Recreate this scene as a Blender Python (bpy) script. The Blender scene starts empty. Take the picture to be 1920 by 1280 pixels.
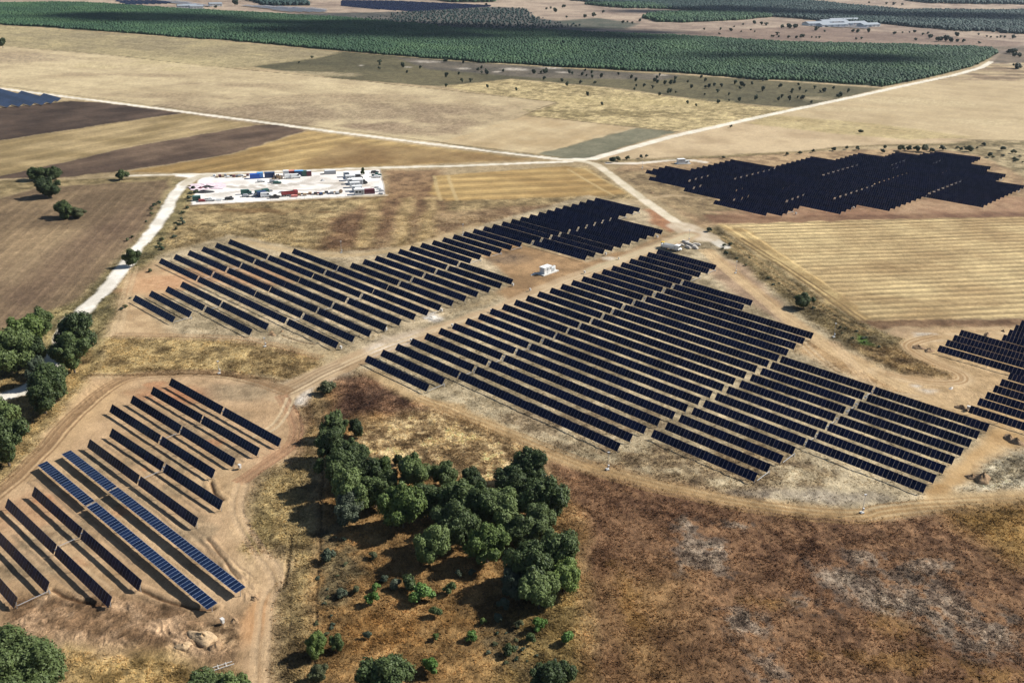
import bpy, bmesh, math, random
import numpy as np
from mathutils import Matrix, Vector
R_ = math.radians
sc = bpy.context.scene
COL = sc.collection
H = 120.0
F = 1706.0; PI_ = 0.414632653; RO = -0.0233771168
cp, sp_, cr, sr = math.cos(PI_), math.sin(PI_), math.cos(RO), math.sin(RO)
S = 0.0526521304 * H                     # tracker row pitch, metres
TH = -0.723159886
U = np.array([math.cos(TH), math.sin(TH)]); V = np.array([-math.sin(TH), math.cos(TH)])
SUN_AZ, SUN_EL = 17.9, 38.8

def at(px, py, z=0.0):
    """point of the photograph (1920x1280) -> place on the level z"""
    x = px - 960; y = py - 640
    x, y = cr*x - sr*y, sr*x + cr*y
    dx, dy, dz = x, F*cp - y*sp_, -F*sp_ - y*cp
    t = (z - H) / dz
    return np.array([dx*t, dy*t])
def grid(u, v): return S*(u*U + v*V)
def V3(p, z=0.0): return Vector((float(p[0]), float(p[1]), z))

# ------------------------------------------------------------------ camera
cam = bpy.data.cameras.new('camera'); co = bpy.data.objects.new('camera', cam); COL.objects.link(co)
r0 = Vector((1, 0, 0)); d0 = Vector((0, -sp_, -cp)); fw = Vector((0, cp, -sp_))
Rv = cr*r0 + sr*d0; Dv = -sr*r0 + cr*d0
M = Matrix((Rv, -Dv, -fw)).transposed().to_4x4(); M.translation = (0, 0, H)
co.matrix_world = M
cam.sensor_width = 36; cam.lens = F/1920*36; cam.clip_start = 1; cam.clip_end = 40000
sc.camera = co

# ------------------------------------------------------------------ light
w = bpy.data.worlds.new('World'); sc.world = w; w.use_nodes = True
nt = w.node_tree; nt.nodes.clear()
o_ = nt.nodes.new('ShaderNodeOutputWorld'); b_ = nt.nodes.new('ShaderNodeBackground'); s_ = nt.nodes.new('ShaderNodeTexSky')
s_.sky_type = 'NISHITA'; s_.sun_disc = False; s_.sun_elevation = R_(SUN_EL); s_.sun_rotation = R_(90 - SUN_AZ)
s_.altitude = 800; s_.dust_density = 1.0
b_.inputs[1].default_value = 0.064
nt.links.new(s_.outputs[0], b_.inputs[0]); nt.links.new(b_.outputs[0], o_.inputs[0])
sl = bpy.data.lights.new('sun', 'SUN'); sl.energy = 4.95; sl.angle = R_(0.5); sl.color = (1.0, 0.955, 0.88)
so = bpy.data.objects.new('sun', sl); COL.objects.link(so)
sd = Vector((math.cos(R_(SUN_AZ))*math.cos(R_(SUN_EL)), math.sin(R_(SUN_AZ))*math.cos(R_(SUN_EL)), math.sin(R_(SUN_EL))))
so.rotation_euler = sd.to_track_quat('Z', 'Y').to_euler(); so.location = (200, 100, 300)
sc.view_settings.view_transform = 'Standard'; sc.view_settings.look = 'None'
sc.view_settings.exposure = 0.68; sc.view_settings.gamma = 1
sc.cycles.max_bounces = 5; sc.cycles.diffuse_bounces = 2; sc.cycles.glossy_bounces = 2; sc.cycles.transparent_max_bounces = 4
sc.cycles.caustics_reflective = False; sc.cycles.caustics_refractive = False

# ------------------------------------------------------------------ materials
KALB = 0.62
def lin(c, k=1.0):
    r = []
    for v in c[:3]:
        v = v/255.0
        r.append((v/12.92 if v <= 0.04045 else ((v+0.055)/1.055)**2.4)*k)
    return r
MATS = {}
def mat(name, col, rough=0.8, metal=0.0, noise=0.0, nscale=3.0, spec=None, bump=0.0):
    if name in MATS: return MATS[name]
    m = bpy.data.materials.new(name); m.use_nodes = True; n = m.node_tree; b = n.nodes['Principled BSDF']
    b.inputs['Roughness'].default_value = rough; b.inputs['Metallic'].default_value = metal
    if spec is not None: b.inputs['Specular IOR Level'].default_value = spec
    c = (col[0], col[1], col[2], 1)
    b.inputs['Base Color'].default_value = c
    if noise > 0:
        g = n.nodes.new('ShaderNodeNewGeometry'); t = n.nodes.new('ShaderNodeTexNoise'); t.inputs['Scale'].default_value = nscale
        t.inputs['Detail'].default_value = 4; n.links.new(g.outputs['Position'], t.inputs['Vector'])
        r = n.nodes.new('ShaderNodeMapRange'); r.inputs[1].default_value = 0.3; r.inputs[2].default_value = 0.7
        r.inputs[3].default_value = 1-noise; r.inputs[4].default_value = 1+noise
        mx = n.nodes.new('ShaderNodeVectorMath'); mx.operation = 'SCALE'; mx.inputs[0].default_value = c[:3]
        n.links.new(t.outputs['Fac'], r.inputs[0]); n.links.new(r.outputs[0], mx.inputs['Scale'])
        n.links.new(mx.outputs[0], b.inputs['Base Color'])
        if bump > 0:
            bp = n.nodes.new('ShaderNodeBump'); bp.inputs['Strength'].default_value = bump; bp.inputs['Distance'].default_value = 0.1
            n.links.new(t.outputs['Fac'], bp.inputs['Height']); n.links.new(bp.outputs[0], b.inputs['Normal'])
    MATS[name] = m
    return m
def leafmat(name, c1, c2, scale=0.9, far=False):
    if name in MATS: return MATS[name]
    m = bpy.data.materials.new(name); m.use_nodes = True; n = m.node_tree; b = n.nodes['Principled BSDF']
    b.inputs['Roughness'].default_value = 0.6; b.inputs['Specular IOR Level'].default_value = 0.25
    g = n.nodes.new('ShaderNodeNewGeometry'); t = n.nodes.new('ShaderNodeTexNoise'); t.inputs['Scale'].default_value = scale; t.inputs['Detail'].default_value = 3
    n.links.new(g.outputs['Position'], t.inputs['Vector'])
    oi = n.nodes.new('ShaderNodeObjectInfo')
    ad = n.nodes.new('ShaderNodeMath'); ad.operation = 'MULTIPLY_ADD'; ad.inputs[1].default_value = 0.42
    n.links.new(oi.outputs['Random'], ad.inputs[0]); n.links.new(t.outputs['Fac'], ad.inputs[2])
    r = n.nodes.new('ShaderNodeValToRGB'); r.color_ramp.elements[0].position = 0.42; r.color_ramp.elements[1].position = 0.98
    r.color_ramp.elements[0].color = (*c1, 1); r.color_ramp.elements[1].color = (*c2, 1)
    n.links.new(ad.outputs[0], r.inputs[0]); n.links.new(r.outputs[0], b.inputs['Base Color'])
    if not far:
        tr = n.nodes.new('ShaderNodeBsdfTranslucent'); mx = n.nodes.new('ShaderNodeMixShader'); mx.inputs[0].default_value = 0.18
        n.links.new(r.outputs[0], tr.inputs[0]); n.links.new(b.outputs[0], mx.inputs[1]); n.links.new(tr.outputs[0], mx.inputs[2])
        n.links.new(mx.outputs[0], n.nodes['Material Output'].inputs[0])
    MATS[name] = m
    return m
L_OAK = leafmat('oak_leaves', (0.03, 0.05, 0.017), (0.14, 0.185, 0.06))
L_DARK = leafmat('dark_leaves', (0.022, 0.038, 0.014), (0.10, 0.135, 0.045))
L_GREEN = leafmat('green_leaves', (0.038, 0.066, 0.015), (0.17, 0.23, 0.06))
L_GREY = leafmat('grey_leaves', (0.05, 0.07, 0.042), (0.115, 0.135, 0.085))
L_BRIGHT = leafmat('bright_leaves', (0.06, 0.12, 0.02), (0.14, 0.24, 0.06))
L_SHRUB = leafmat('shrub_leaves', (0.06, 0.07, 0.03), (0.12, 0.13, 0.06))
L_FAR = leafmat('far_tree_leaves', (0.02, 0.038, 0.02), (0.05, 0.075, 0.035), 0.2, True)
BARK = mat('bark', (0.09, 0.07, 0.05), 0.9, noise=0.3, nscale=6)
STEEL = mat('galvanised_steel', (0.45, 0.46, 0.47), 0.45, 0.6)
WHITE = mat('white_paint', (0.72, 0.72, 0.70), 0.4)
DULLW = mat('dusty_white_paint', (0.55, 0.53, 0.49), 0.6)
OFFW = mat('offwhite_sheet', (0.62, 0.64, 0.64), 0.5)
GREYM = mat('grey_paint', (0.35, 0.36, 0.37), 0.5)
DARKM = mat('dark_rubber', (0.03, 0.03, 0.032), 0.7)
GLASSM = mat('dark_window', (0.02, 0.025, 0.03), 0.12)
BLUEM = mat('blue_paint', (0.01, 0.09, 0.42), 0.4)
LBLUE = mat('light_blue_paint', (0.10, 0.32, 0.62), 0.4)
NAVYM = mat('navy_paint', (0.02, 0.05, 0.13), 0.45)
REDM = mat('red_paint', (0.26, 0.04, 0.04), 0.55)
ROOFG = mat('weathered_roof_sheet', (0.24, 0.27, 0.30), 0.6)
PINKM = mat('faded_red_paint', (0.6, 0.2, 0.17), 0.6)
GREENM = mat('dark_green_paint', (0.03, 0.10, 0.08), 0.5)
MAROON = mat('maroon_sheet', (0.13, 0.03, 0.045), 0.5)
YELM = mat('yellow_paint', (0.6, 0.38, 0.04), 0.5)
WOOD = mat('pale_timber', (0.42, 0.30, 0.18), 0.8, noise=0.25, nscale=4)
CONC = mat('concrete', (0.5, 0.49, 0.46), 0.85, noise=0.12, nscale=2)
SAND = mat('sandy_soil', (0.40, 0.28, 0.16), 0.95, noise=0.3, nscale=2.5, bump=0.8)
PINKF = mat('pink_foil', (0.62, 0.50, 0.53), 0.7, noise=0.25, nscale=1.5)
SPOIL = mat('heaped_earth', (0.25, 0.16, 0.085), 0.95, noise=0.35, nscale=2.5, bump=0.8)
CHALK = mat('pale_rubble', (0.5, 0.46, 0.40), 0.95, noise=0.3, nscale=2.5, bump=0.8)

def panelmat(name, base, rough, fcol=(0.13, 0.15, 0.24), spec=0.14):
    m = bpy.data.materials.new(name); m.use_nodes = True; n = m.node_tree; b = n.nodes['Principled BSDF']
    b.inputs['Roughness'].default_value = rough; b.inputs['Specular IOR Level'].default_value = spec
    uv = n.nodes.new('ShaderNodeUVMap'); sx = n.nodes.new('ShaderNodeSeparateXYZ'); n.links.new(uv.outputs[0], sx.inputs[0])
    def mth(op, a, bb=None):
        q = n.nodes.new('ShaderNodeMath'); q.operation = op
        for i, v in enumerate((a, bb)):
            if v is None: continue
            if isinstance(v, (int, float)): q.inputs[i].default_value = v
            else: n.links.new(v, q.inputs[i])
        return q.outputs[0]
    fx = mth('FRACT', sx.outputs[0]); fy = sx.outputs[1]
    ex = mth('ABSOLUTE', mth('SUBTRACT', fx, 0.5)); ey = mth('ABSOLUTE', mth('SUBTRACT', fy, 0.5))
    frame = mth('MAXIMUM', mth('GREATER_THAN', ex, 0.47), mth('GREATER_THAN', ey, 0.49))
    mid = mth('LESS_THAN', ey, -1.0)
    cells = mth('LESS_THAN', mth('FRACT', mth('MULTIPLY', fx, 6.0)), 0.05)
    cells2 = mth('LESS_THAN', mth('FRACT', mth('MULTIPLY', fy, 24.0)), 0.06)
    cl = mth('MULTIPLY', mth('MAXIMUM', cells, cells2), 0.5)
    # module to module tint
    fl = mth('FLOOR', sx.outputs[0]); wn = n.nodes.new('ShaderNodeTexWhiteNoise'); wn.noise_dimensions = '2D'
    cb = n.nodes.new('ShaderNodeCombineXYZ'); oi = n.nodes.new('ShaderNodeObjectInfo')
    n.links.new(fl, cb.inputs[0]); n.links.new(mth('MULTIPLY', oi.outputs['Random'], 97.0), cb.inputs[1]); n.links.new(cb.outputs[0], wn.inputs[0])
    r = n.nodes.new('ShaderNodeMapRange'); r.inputs[3].default_value = 0.6; r.inputs[4].default_value = 1.3
    rv = mth('ADD', wn.outputs[0], mth('MULTIPLY', mth('SUBTRACT', oi.outputs['Random'], 0.5), 0.9)); n.links.new(rv, r.inputs[0])
    vm = n.nodes.new('ShaderNodeVectorMath'); vm.operation = 'SCALE'; vm.inputs[0].default_value = base; n.links.new(r.outputs[0], vm.inputs['Scale'])
    m1 = n.nodes.new('ShaderNodeMix'); m1.data_type = 'RGBA'; n.links.new(cl, m1.inputs[0]); n.links.new(vm.outputs[0], m1.inputs[6]); m1.inputs[7].default_value = (base[0]*2.5, base[1]*2.5, base[2]*2.5, 1)
    m2 = n.nodes.new('ShaderNodeMix'); m2.data_type = 'RGBA'; n.links.new(mth('MAXIMUM', frame, mid), m2.inputs[0]); n.links.new(m1.outputs[2], m2.inputs[6]); m2.inputs[7].default_value = (*fcol, 1)
    n.links.new(m2.outputs[2], b.inputs['Base Color'])
    rr = n.nodes.new('ShaderNodeMapRange'); rr.inputs[3].default_value = rough; rr.inputs[4].default_value = rough+0.12; n.links.new(wn.outputs[0], rr.inputs[0])
    n.links.new(rr.outputs[0], b.inputs['Roughness'])
    return m
PANEL = panelmat('solar_glass', (0.0028, 0.0075, 0.034), 0.2)
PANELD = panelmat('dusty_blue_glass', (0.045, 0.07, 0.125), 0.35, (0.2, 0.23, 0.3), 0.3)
PANELP = panelmat('sky_sheen_solar_glass', (0.13, 0.16, 0.21), 0.3, (0.4, 0.42, 0.45), 0.8)  # paler copy of the glass: grazing sky reflection put into the base colour
PANELB = panelmat('sky_tinted_solar_glass', (0.004, 0.011, 0.036), 0.25, (0.24, 0.31, 0.43), 0.3)  # sky reflection on the flat rows painted in: bluer base, brighter frame lines
PFRAME = mat('panel_backsheet', (0.05, 0.05, 0.055), 0.6)

# ------------------------------------------------------------------ mesh helpers
def tag(o, label=None, cat=None, group=None, kind=None):
    if label: o['label'] = label
    if cat: o['category'] = cat
    if group: o['group'] = group
    if kind: o['kind'] = kind
    return o
class MB:
    def __init__(s): s.v = []; s.f = []; s.m = []
    def box(s, x0, x1, y0, y1, z0, z1, m=0, rot=None, org=(0, 0, 0)):
        b = len(s.v)
        for z in (z0, z1):
            for x, y in ((x0, y0), (x1, y0), (x1, y1), (x0, y1)):
                p = Vector((x, y, z))
                if rot is not None: p = rot @ p
                s.v.append((p.x+org[0], p.y+org[1], p.z+org[2]))
        for q in ((3, 2, 1, 0), (4, 5, 6, 7), (0, 1, 5, 4), (1, 2, 6, 5), (2, 3, 7, 6), (3, 0, 4, 7)):
            s.f.append(tuple(b+i for i in q)); s.m.append(m)
    def tube(s, p0, p1, r0, r1=None, n=8, m=0, cap=True):
        r1 = r0 if r1 is None else r1
        p0 = Vector(p0); p1 = Vector(p1); d = (p1-p0).normalized()
        a = d.orthogonal().normalized(); c = d.cross(a); b = len(s.v)
        for p, r in ((p0, r0), (p1, r1)):
            for i in range(n):
                t = 2*math.pi*i/n; q = p + (a*math.cos(t)+c*math.sin(t))*r; s.v.append(tuple(q))
        for i in range(n):
            j = (i+1) % n; s.f.append((b+i, b+j, b+n+j, b+n+i)); s.m.append(m)
        if cap:
            s.f.append(tuple(b+i for i in range(n))[::-1]); s.m.append(m)
            s.f.append(tuple(b+n+i for i in range(n))); s.m.append(m)
    def prism(s, prof, x0, x1, m=0):
        """profile in (y,z), extruded along x"""
        b = len(s.v); n = len(prof)
        for x in (x0, x1):
            for y, z in prof: s.v.append((x, y, z))
        for i in range(n):
            j = (i+1) % n; s.f.append((b+i, b+j, b+n+j, b+n+i)); s.m.append(m)
        s.f.append(tuple(b+i for i in range(n))[::-1]); s.m.append(m); s.f.append(tuple(b+n+i for i in range(n))); s.m.append(m)
    def mesh(s, name, mats, smooth=False):
        me = bpy.data.meshes.new(name); me.from_pydata(s.v, [], s.f)
        for mm in (mats if isinstance(mats, (list, tuple)) else [mats]): me.materials.append(mm)
        me.polygons.foreach_set('material_index', s.m)
        if smooth: me.polygons.foreach_set('use_smooth', [True]*len(s.f))
        bm = bmesh.new(); bm.from_mesh(me); bmesh.ops.recalc_face_normals(bm, faces=bm.faces); bm.to_mesh(me); bm.free()
        me.update(); return me
    def build(s, name, mats, parent=None, bevel=0.0, smooth=False):
        o = bpy.data.objects.new(name, s.mesh(name, mats, smooth)); COL.objects.link(o)
        if parent: o.parent = parent
        if bevel: 
            md = o.modifiers.new('bevel', 'BEVEL'); md.width = bevel; md.segments = 2
        return o
def npmesh(name, v, faces_idx, nper, mats, smooth=False):
    me = bpy.data.meshes.new(name); nv = len(v); nf = len(faces_idx)//nper
    me.vertices.add(nv); me.vertices.foreach_set('co', np.ascontiguousarray(v, dtype=np.float32).ravel())
    me.loops.add(nf*nper); me.loops.foreach_set('vertex_index', np.ascontiguousarray(faces_idx, dtype=np.int32))
    me.polygons.add(nf); me.polygons.foreach_set('loop_start', np.arange(nf, dtype=np.int32)*nper)
    me.polygons.foreach_set('loop_total', np.full(nf, nper, dtype=np.int32))
    if smooth: me.polygons.foreach_set('use_smooth', np.ones(nf, dtype=bool))
    for mm in mats: me.materials.append(mm)
    me.update(calc_edges=True); return me
def empty(name, loc, rz=0.0):
    o = bpy.data.objects.new(name, None); COL.objects.link(o); o.location = loc; o.rotation_euler = (0, 0, rz); o.empty_display_size = 0.5
    return o
def link(name, me, parent=None, loc=(0, 0, 0), rot=None):
    o = bpy.data.objects.new(name, me); COL.objects.link(o); o.location = loc
    if rot: o.rotation_euler = rot
    if parent: o.parent = parent
    return o

# ------------------------------------------------------------------ noise
def _h(ix, iy, seed):
    n = (ix*374761393 + iy*668265263 + seed*974634777) & 0xffffffff
    n = ((n ^ (n >> 13))*1274126177) & 0xffffffff
    n = n ^ (n >> 16)
    return (n & 0xffff).astype(np.float32)/65535.0
def vnoise(x, y, seed=0):
    ix = np.floor(x); iy = np.floor(y); fx = (x-ix).astype(np.float32); fy = (y-iy).astype(np.float32)
    ix = ix.astype(np.int64); iy = iy.astype(np.int64)
    fx = fx*fx*(3-2*fx); fy = fy*fy*(3-2*fy)
    a = _h(ix, iy, seed); b = _h(ix+1, iy, seed); c = _h(ix, iy+1, seed); d = _h(ix+1, iy+1, seed)
    return a+(b-a)*fx + (c-a + (a-b-c+d)*fx)*fy
def fbm(x, y, scale, octv=4, seed=0, gain=0.5):
    s = np.zeros(x.shape, np.float32); a = 1.0; t = 0.0
    for o in range(octv):
        s += a*vnoise(x/scale + 17.3*o, y/scale - 9.1*o, seed+o*7); t += a; a *= gain; scale *= 0.5
    return s/t
def sstep(a, b, x):
    t = np.clip((x-a)/(b-a), 0, 1); return t*t*(3-2*t)
def poly_sd(P, X, Y):
    """signed distance, positive inside"""
    n = len(P); d2 = np.full(X.shape, 1e20); ins = np.zeros(X.shape, bool)
    for i in range(n):
        ax, ay = P[i]; bx, by = P[(i+1) % n]; ex, ey = bx-ax, by-ay
        t = np.clip(((X-ax)*ex+(Y-ay)*ey)/(ex*ex+ey*ey+1e-9), 0, 1)
        d2 = np.minimum(d2, (X-ax-t*ex)**2+(Y-ay-t*ey)**2)
        if ay != by:
            c = ((ay > Y) != (by > Y)) & (X < (bx-ax)*(Y-ay)/(by-ay)+ax); ins ^= c
    d = np.sqrt(d2); return np.where(ins, d, -d)
def line_d(P, X, Y):
    d2 = np.full(X.shape, 1e20)
    for i in range(len(P)-1):
        ax, ay = P[i]; bx, by = P[i+1]; ex, ey = bx-ax, by-ay
        t = np.clip(((X-ax)*ex+(Y-ay)*ey)/(ex*ex+ey*ey+1e-9), 0, 1)
        d2 = np.minimum(d2, (X-ax-t*ex)**2+(Y-ay-t*ey)**2)
    return np.sqrt(d2)

# ------------------------------------------------------------------ ground (one sheet to the horizon)
NJ, NI = 1180, 1380
a0, a1 = math.atan(H/100.0), math.atan(H/2700.0)
t_ = np.tan(np.linspace(a0-PI_, a1-PI_, NJ-24)) if False else np.linspace(math.tan(a0-PI_), math.tan(a1-PI_), NJ-44)
ys = H/np.tan(np.arctan(t_)+PI_)
ys = np.concatenate([np.linspace(-900, 40, 12), np.linspace(50, 98, 12), ys, 2700*np.power(14.0, np.linspace(0.02, 1, 30))])
xe = 1+np.power(np.linspace(0, 1, 31)[1:], 1.6)*9
xs = np.concatenate([-xe[::-1], np.linspace(-1, 1, NI-60), xe]); NX_ = NI-60
def half(y): return np.maximum(y, 60)*0.66+45
GX = (xs[None, :]*half(ys[:, None])).astype(np.float64); GY = np.repeat(ys[:, None], NI, 1)
GX = GX.ravel(); GY = GY.ravel()
NV = GX.size
warpx = (fbm(GX, GY, 9.0, 4, 3)-0.5); warpy = (fbm(GX, GY, 9.0, 4, 11)-0.5)
WX = GX+warpx*5.0; WY = GY+warpy*5.0
dist = np.sqrt(GX**2+GY**2)
n_big = fbm(GX, GY, 90, 4, 21); n_med = fbm(GX, GY, 22, 4, 31); n_sml = fbm(GX, GY, 5, 4, 41); n_fin = fbm(GX, GY, 1.6, 3, 51)
ALB = np.zeros((NV, 3), np.float32); RGH = np.zeros(NV, np.float32); HGT = np.zeros(NV, np.float32)
def setcol(idx, wgt, c):
    ALB[idx] = ALB[idx]*(1-wgt[:, None])+c*wgt[:, None]
def two(c1, c2, t): 
    c1 = np.array(lin(c1, KALB), np.float32); c2 = np.array(lin(c2, KALB), np.float32); return c1+(c2-c1)*t[:, None]
def contrast(n, k): return np.clip(0.5+(n-0.5)*k, 0, 1)
def near(P, pad):
    P = np.array(P); return np.nonzero((GX > P[:, 0].min()-pad) & (GX < P[:, 0].max()+pad) & (GY > P[:, 1].min()-pad) & (GY < P[:, 1].max()+pad))[0]
# base
base_n = contrast(n_med*0.5+n_big*0.5, 3.0)
ALB[:] = two((165, 145, 110), (198, 176, 138), base_n); RGH[:] = 0.55
NZ = {'s': n_sml, 'm': n_med, 'b': n_big, 'f': n_fin}
def zone(px, c1, c2, nz='m', k=3.0, edge=2.0, rough=0.5, warp=1.0, stripes=None, amt=1.0):
    P = [tuple(at(x, y)) for x, y in px]
    idx = near(P, 12+edge)
    if len(idx) == 0: return
    X = GX[idx]+(WX[idx]-GX[idx])*warp; Y = GY[idx]+(WY[idx]-GY[idx])*warp
    sdv = poly_sd(P, X, Y)
    wg = (sstep(-edge, edge, sdv)*amt).astype(np.float32)
    n = sum(NZ[q][idx] for q in nz)/len(nz)
    c = two(c1, c2, contrast(n, k))
    if stripes:
        (x0, y0), (x1, y1), per, str_amt = stripes[:4]
        A = at(x0, y0); B = at(x1, y1); d = (B-A)/np.linalg.norm(B-A); nn = np.array([-d[1], d[0]])
        q = (GX[idx]*nn[0]+GY[idx]*nn[1])/per; al = (GX[idx]*d[0]+GY[idx]*d[1])
        q = q+0.35*(fbm(al, q*per, 60, 2, 5)-0.5)
        sv = np.sin(2*np.pi*q)*0.5+0.5
        amp = 0.55+0.9*(vnoise(np.floor(q), al/45.0, 9)) * 0.9
        hi = np.power(sv, 7.0)*amp; lo = np.power(1-sv, 7.0)*amp
        # fine drilled lines
        q2 = (GX[idx]*nn[0]+GY[idx]*nn[1])/(per/5.3); st = vnoise(al/14.0, q2, 77)
        f = 1+str_amt*(hi*0.75-lo*0.5)+str_amt*0.55*(st-0.5)
        c = c*f[:, None].astype(np.float32)
        if len(stripes) > 4: HGT[idx] += (wg*hi*stripes[4]).astype(np.float32)
    setcol(idx, wg, c); RGH[idx] = RGH[idx]*(1-wg)+rough*wg
def road(px, wid, c1, c2=None, edge=0.8, rough=0.08, warp=0.35, amt=1.0, nz='s', k=3):
    P = [tuple(at(x, y)) for x, y in px]; c2 = c2 or c1
    idx = near(P, wid+edge+6)
    X = GX[idx]+(WX[idx]-GX[idx])*warp; Y = GY[idx]+(WY[idx]-GY[idx])*warp
    d = line_d(P, X, Y)
    ss = sstep(wid/2+edge, wid/2-edge, d)
    wg = (ss*amt).astype(np.float32)
    n = sum(NZ[q][idx] for q in nz)/len(nz)
    setcol(idx, wg, two(c1, c2, contrast(n, k))); RGH[idx] = RGH[idx]*(1-wg)+rough*wg
def smooth_line(px, n=8):
    """Catmull-Rom through image points"""
    q = [np.array(p, float) for p in px]; q = [2*q[0]-q[1]]+q+[2*q[-1]-q[-2]]; out = []
    for i in range(1, len(q)-2):
        for k in range(n):
            t = k/n; out.append(tuple(0.5*((2*q[i])+(-q[i-1]+q[i+1])*t+(2*q[i-1]-5*q[i]+4*q[i+1]-q[i+2])*t*t+(-q[i-1]+3*q[i]-3*q[i+1]+q[i+2])*t**3)))
    out.append(tuple(q[-2])); return out
def ruts(px, gauge=1.9, wid=0.45, c=(150, 128, 98), amt=0.55, depth=0.06, seed=1, passes=1):
    P = np.array([at(x, y) for x, y in smooth_line(px)])
    rnd = random.Random(seed)
    for k in range(passes):
        off = (rnd.random()-0.5)*3.5*(k > 0)
        T = np.gradient(P, axis=0); T /= np.linalg.norm(T, axis=1)[:, None]; N = np.stack([-T[:, 1], T[:, 0]], 1)
        for sgn in (-1, 1):
            Q = P+N*(off+sgn*gauge/2)
            idx = near(Q, 2); d = line_d([tuple(p) for p in Q], GX[idx]+warpx[idx]*0.8, GY[idx]+warpy[idx]*0.8)
            wg = (sstep(wid*1.15, wid*0.25, d)*min(amt*1.35, .95)*(0.5+n_med[idx])).clip(0, 1).astype(np.float32)
            cc = np.array(lin(c, KALB), np.float32); setcol(idx, wg, np.repeat(cc[None], len(idx), 0)); HGT[idx] -= wg*depth
def blotch(cx, cy, rx, ry, c1, c2, amt=0.8, nz='s', k=4, rough=0.5, thr=0.5):
    """soft-edged irregular patch: centre and radii in image pixels"""
    C0 = at(cx, cy); ex = np.abs(at(cx+rx, cy)-C0)[0]; t1 = at(cx, max(cy-ry, 2)); t2 = at(cx, cy+ry); ey = abs(t1[1]-t2[1])/2
    idx = near([C0+[ex*1.3, ey*1.3], C0-[ex*1.3, ey*1.3]], 2)
    X = (GX[idx]-C0[0])/ex; Y = (GY[idx]-C0[1])/ey; r = np.sqrt(X*X+Y*Y)
    n = sum(NZ[q][idx] for q in nz)/len(nz)
    wg = (sstep(1.25, 0.35, r+(n-0.5)*k*0.35)*amt).astype(np.float32)
    setcol(idx, wg, two(c1, c2, contrast(n_fin[idx], 2.5))); RGH[idx] = RGH[idx]*(1-wg)+rough*wg

# far plain
zone([(-400, -30), (2300, -30), (2300, 120), (1868, 100), (1500, 85), (1000, 60), (480, 30), (-400, 5)], (148, 129, 114), (194, 173, 150), 'bm', 3, 20, .3)
zone([(560, 26), (760, 22), (900, 12), (985, 16), (1000, 33), (1060, 42), (1130, 56), (1000, 64), (640, 45), (520, 34)], (84, 84, 80), (108, 104, 96), 'm', 3, 8, .5)
zone([(1040, 40), (1120, 34), (1200, 45), (1170, 56), (1080, 52)], (84, 90, 78), (110, 108, 95), 'm', 3, 8, .5)
zone([(1280, 60), (1500, 50), (1700, 62), (1920, 80), (1920, 100), (1868, 95), (1500, 84), (1290, 72)], (130, 110, 98), (160, 138, 120), 'mb', 3, 10, .4)
zone([(1840, 88), (2500, 80), (2500, 130), (1850, 128), (1870, 100)], (110, 98, 85), (140, 124, 105), 'm', 3, 6, .4)
# forest floor
zone([(-300, 0), (0, 8), (130, 6), (330, 18), (480, 26), (640, 35), (860, 55), (1000, 58), (1280, 70), (1500, 82), (1700, 88), (1862, 92), (1868, 103), (1820, 126), (1730, 148), (1655, 163), (1500, 153), (1280, 138), (1050, 126), (860, 114), (640, 96), (400, 74), (200, 60), (0, 46), (-300, 30)], (36, 52, 38), (50, 66, 44), 'm', 3, 3, .5)
# fields behind the long road
zone([(-300, 30), (0, 48), (200, 62), (400, 76), (640, 98), (600, 110), (470, 125), (430, 128), (200, 103), (0, 86), (-300, 70)], (158, 144, 112), (186, 170, 128), 'mb', 3, 3, .6, stripes=((0, 86), (430, 128), 26, .12))
zone([(-300, 70), (0, 86), (200, 103), (430, 129), (640, 148), (1045, 192), (990, 215), (870, 255), (820, 268), (1060, 297), (640, 246), (300, 203), (0, 164), (-300, 140)], (188, 168, 132), (216, 196, 156), 'bm', 3, 2.5, .35, stripes=((0, 100), (640, 160), 30, .10))
blotch(560, 212, 330, 22, (140, 120, 98), (165, 145, 118), .75, 'bm', 8)
blotch(760, 240, 160, 14, (140, 118, 96), (165, 143, 118), .7, 'bm', 8)
blotch(560, 185, 160, 9, (160, 138, 110), (180, 160, 128), .6, 'bm', 8)
blotch(80, 110, 120, 12, (150, 130, 112), (180, 160, 130), .5, 'bm', 8)
blotch(330, 120, 160, 14, (205, 188, 140), (220, 202, 155), .5, 'm', 8)
zone([(470, 125), (600, 109), (640, 97), (860, 115), (1050, 128), (1280, 141), (1500, 155), (1655, 166), (1505, 204), (1330, 190), (1150, 165), (960, 148), (830, 162), (790, 160), (640, 148)], (92, 88, 66), (118, 110, 82), 'mb', 3, 3, .6)
zone([(740, 107), (860, 116), (1100, 132), (1280, 142), (1240, 150), (1000, 146), (800, 130)], (98, 92, 84), (122, 112, 100), 'm', 3, 4, .6, amt=.8)
for bx, by, brx, bry in ((800, 116, 28, 2.2), (868, 129, 16, 2), (965, 130, 30, 3), (1035, 128, 24, 2), (932, 135, 10, 1.5), (1055, 136, 14, 1.6), (765, 126, 9, 1.2), (677, 123, 6, 1.2), (1240, 141, 14, 1.4)):
    blotch(bx, by, brx, bry, (190, 178, 160), (215, 205, 190), .8, 's', 2)
zone([(830, 162), (960, 149), (1150, 166), (1330, 191), (1500, 205), (1440, 222), (1380, 238), (1262, 246), (1190, 238), (985, 216), (1045, 192), (870, 170)], (168, 150, 108), (206, 186, 138), 'sm', 4, 2.5, .9)
blotch(1130, 212, 110, 9, (120, 106, 72), (150, 134, 92), .7, 'sm', 9)
blotch(1200, 190, 150, 8, (190, 172, 122), (214, 194, 142), .6, 'sm', 9)
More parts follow.
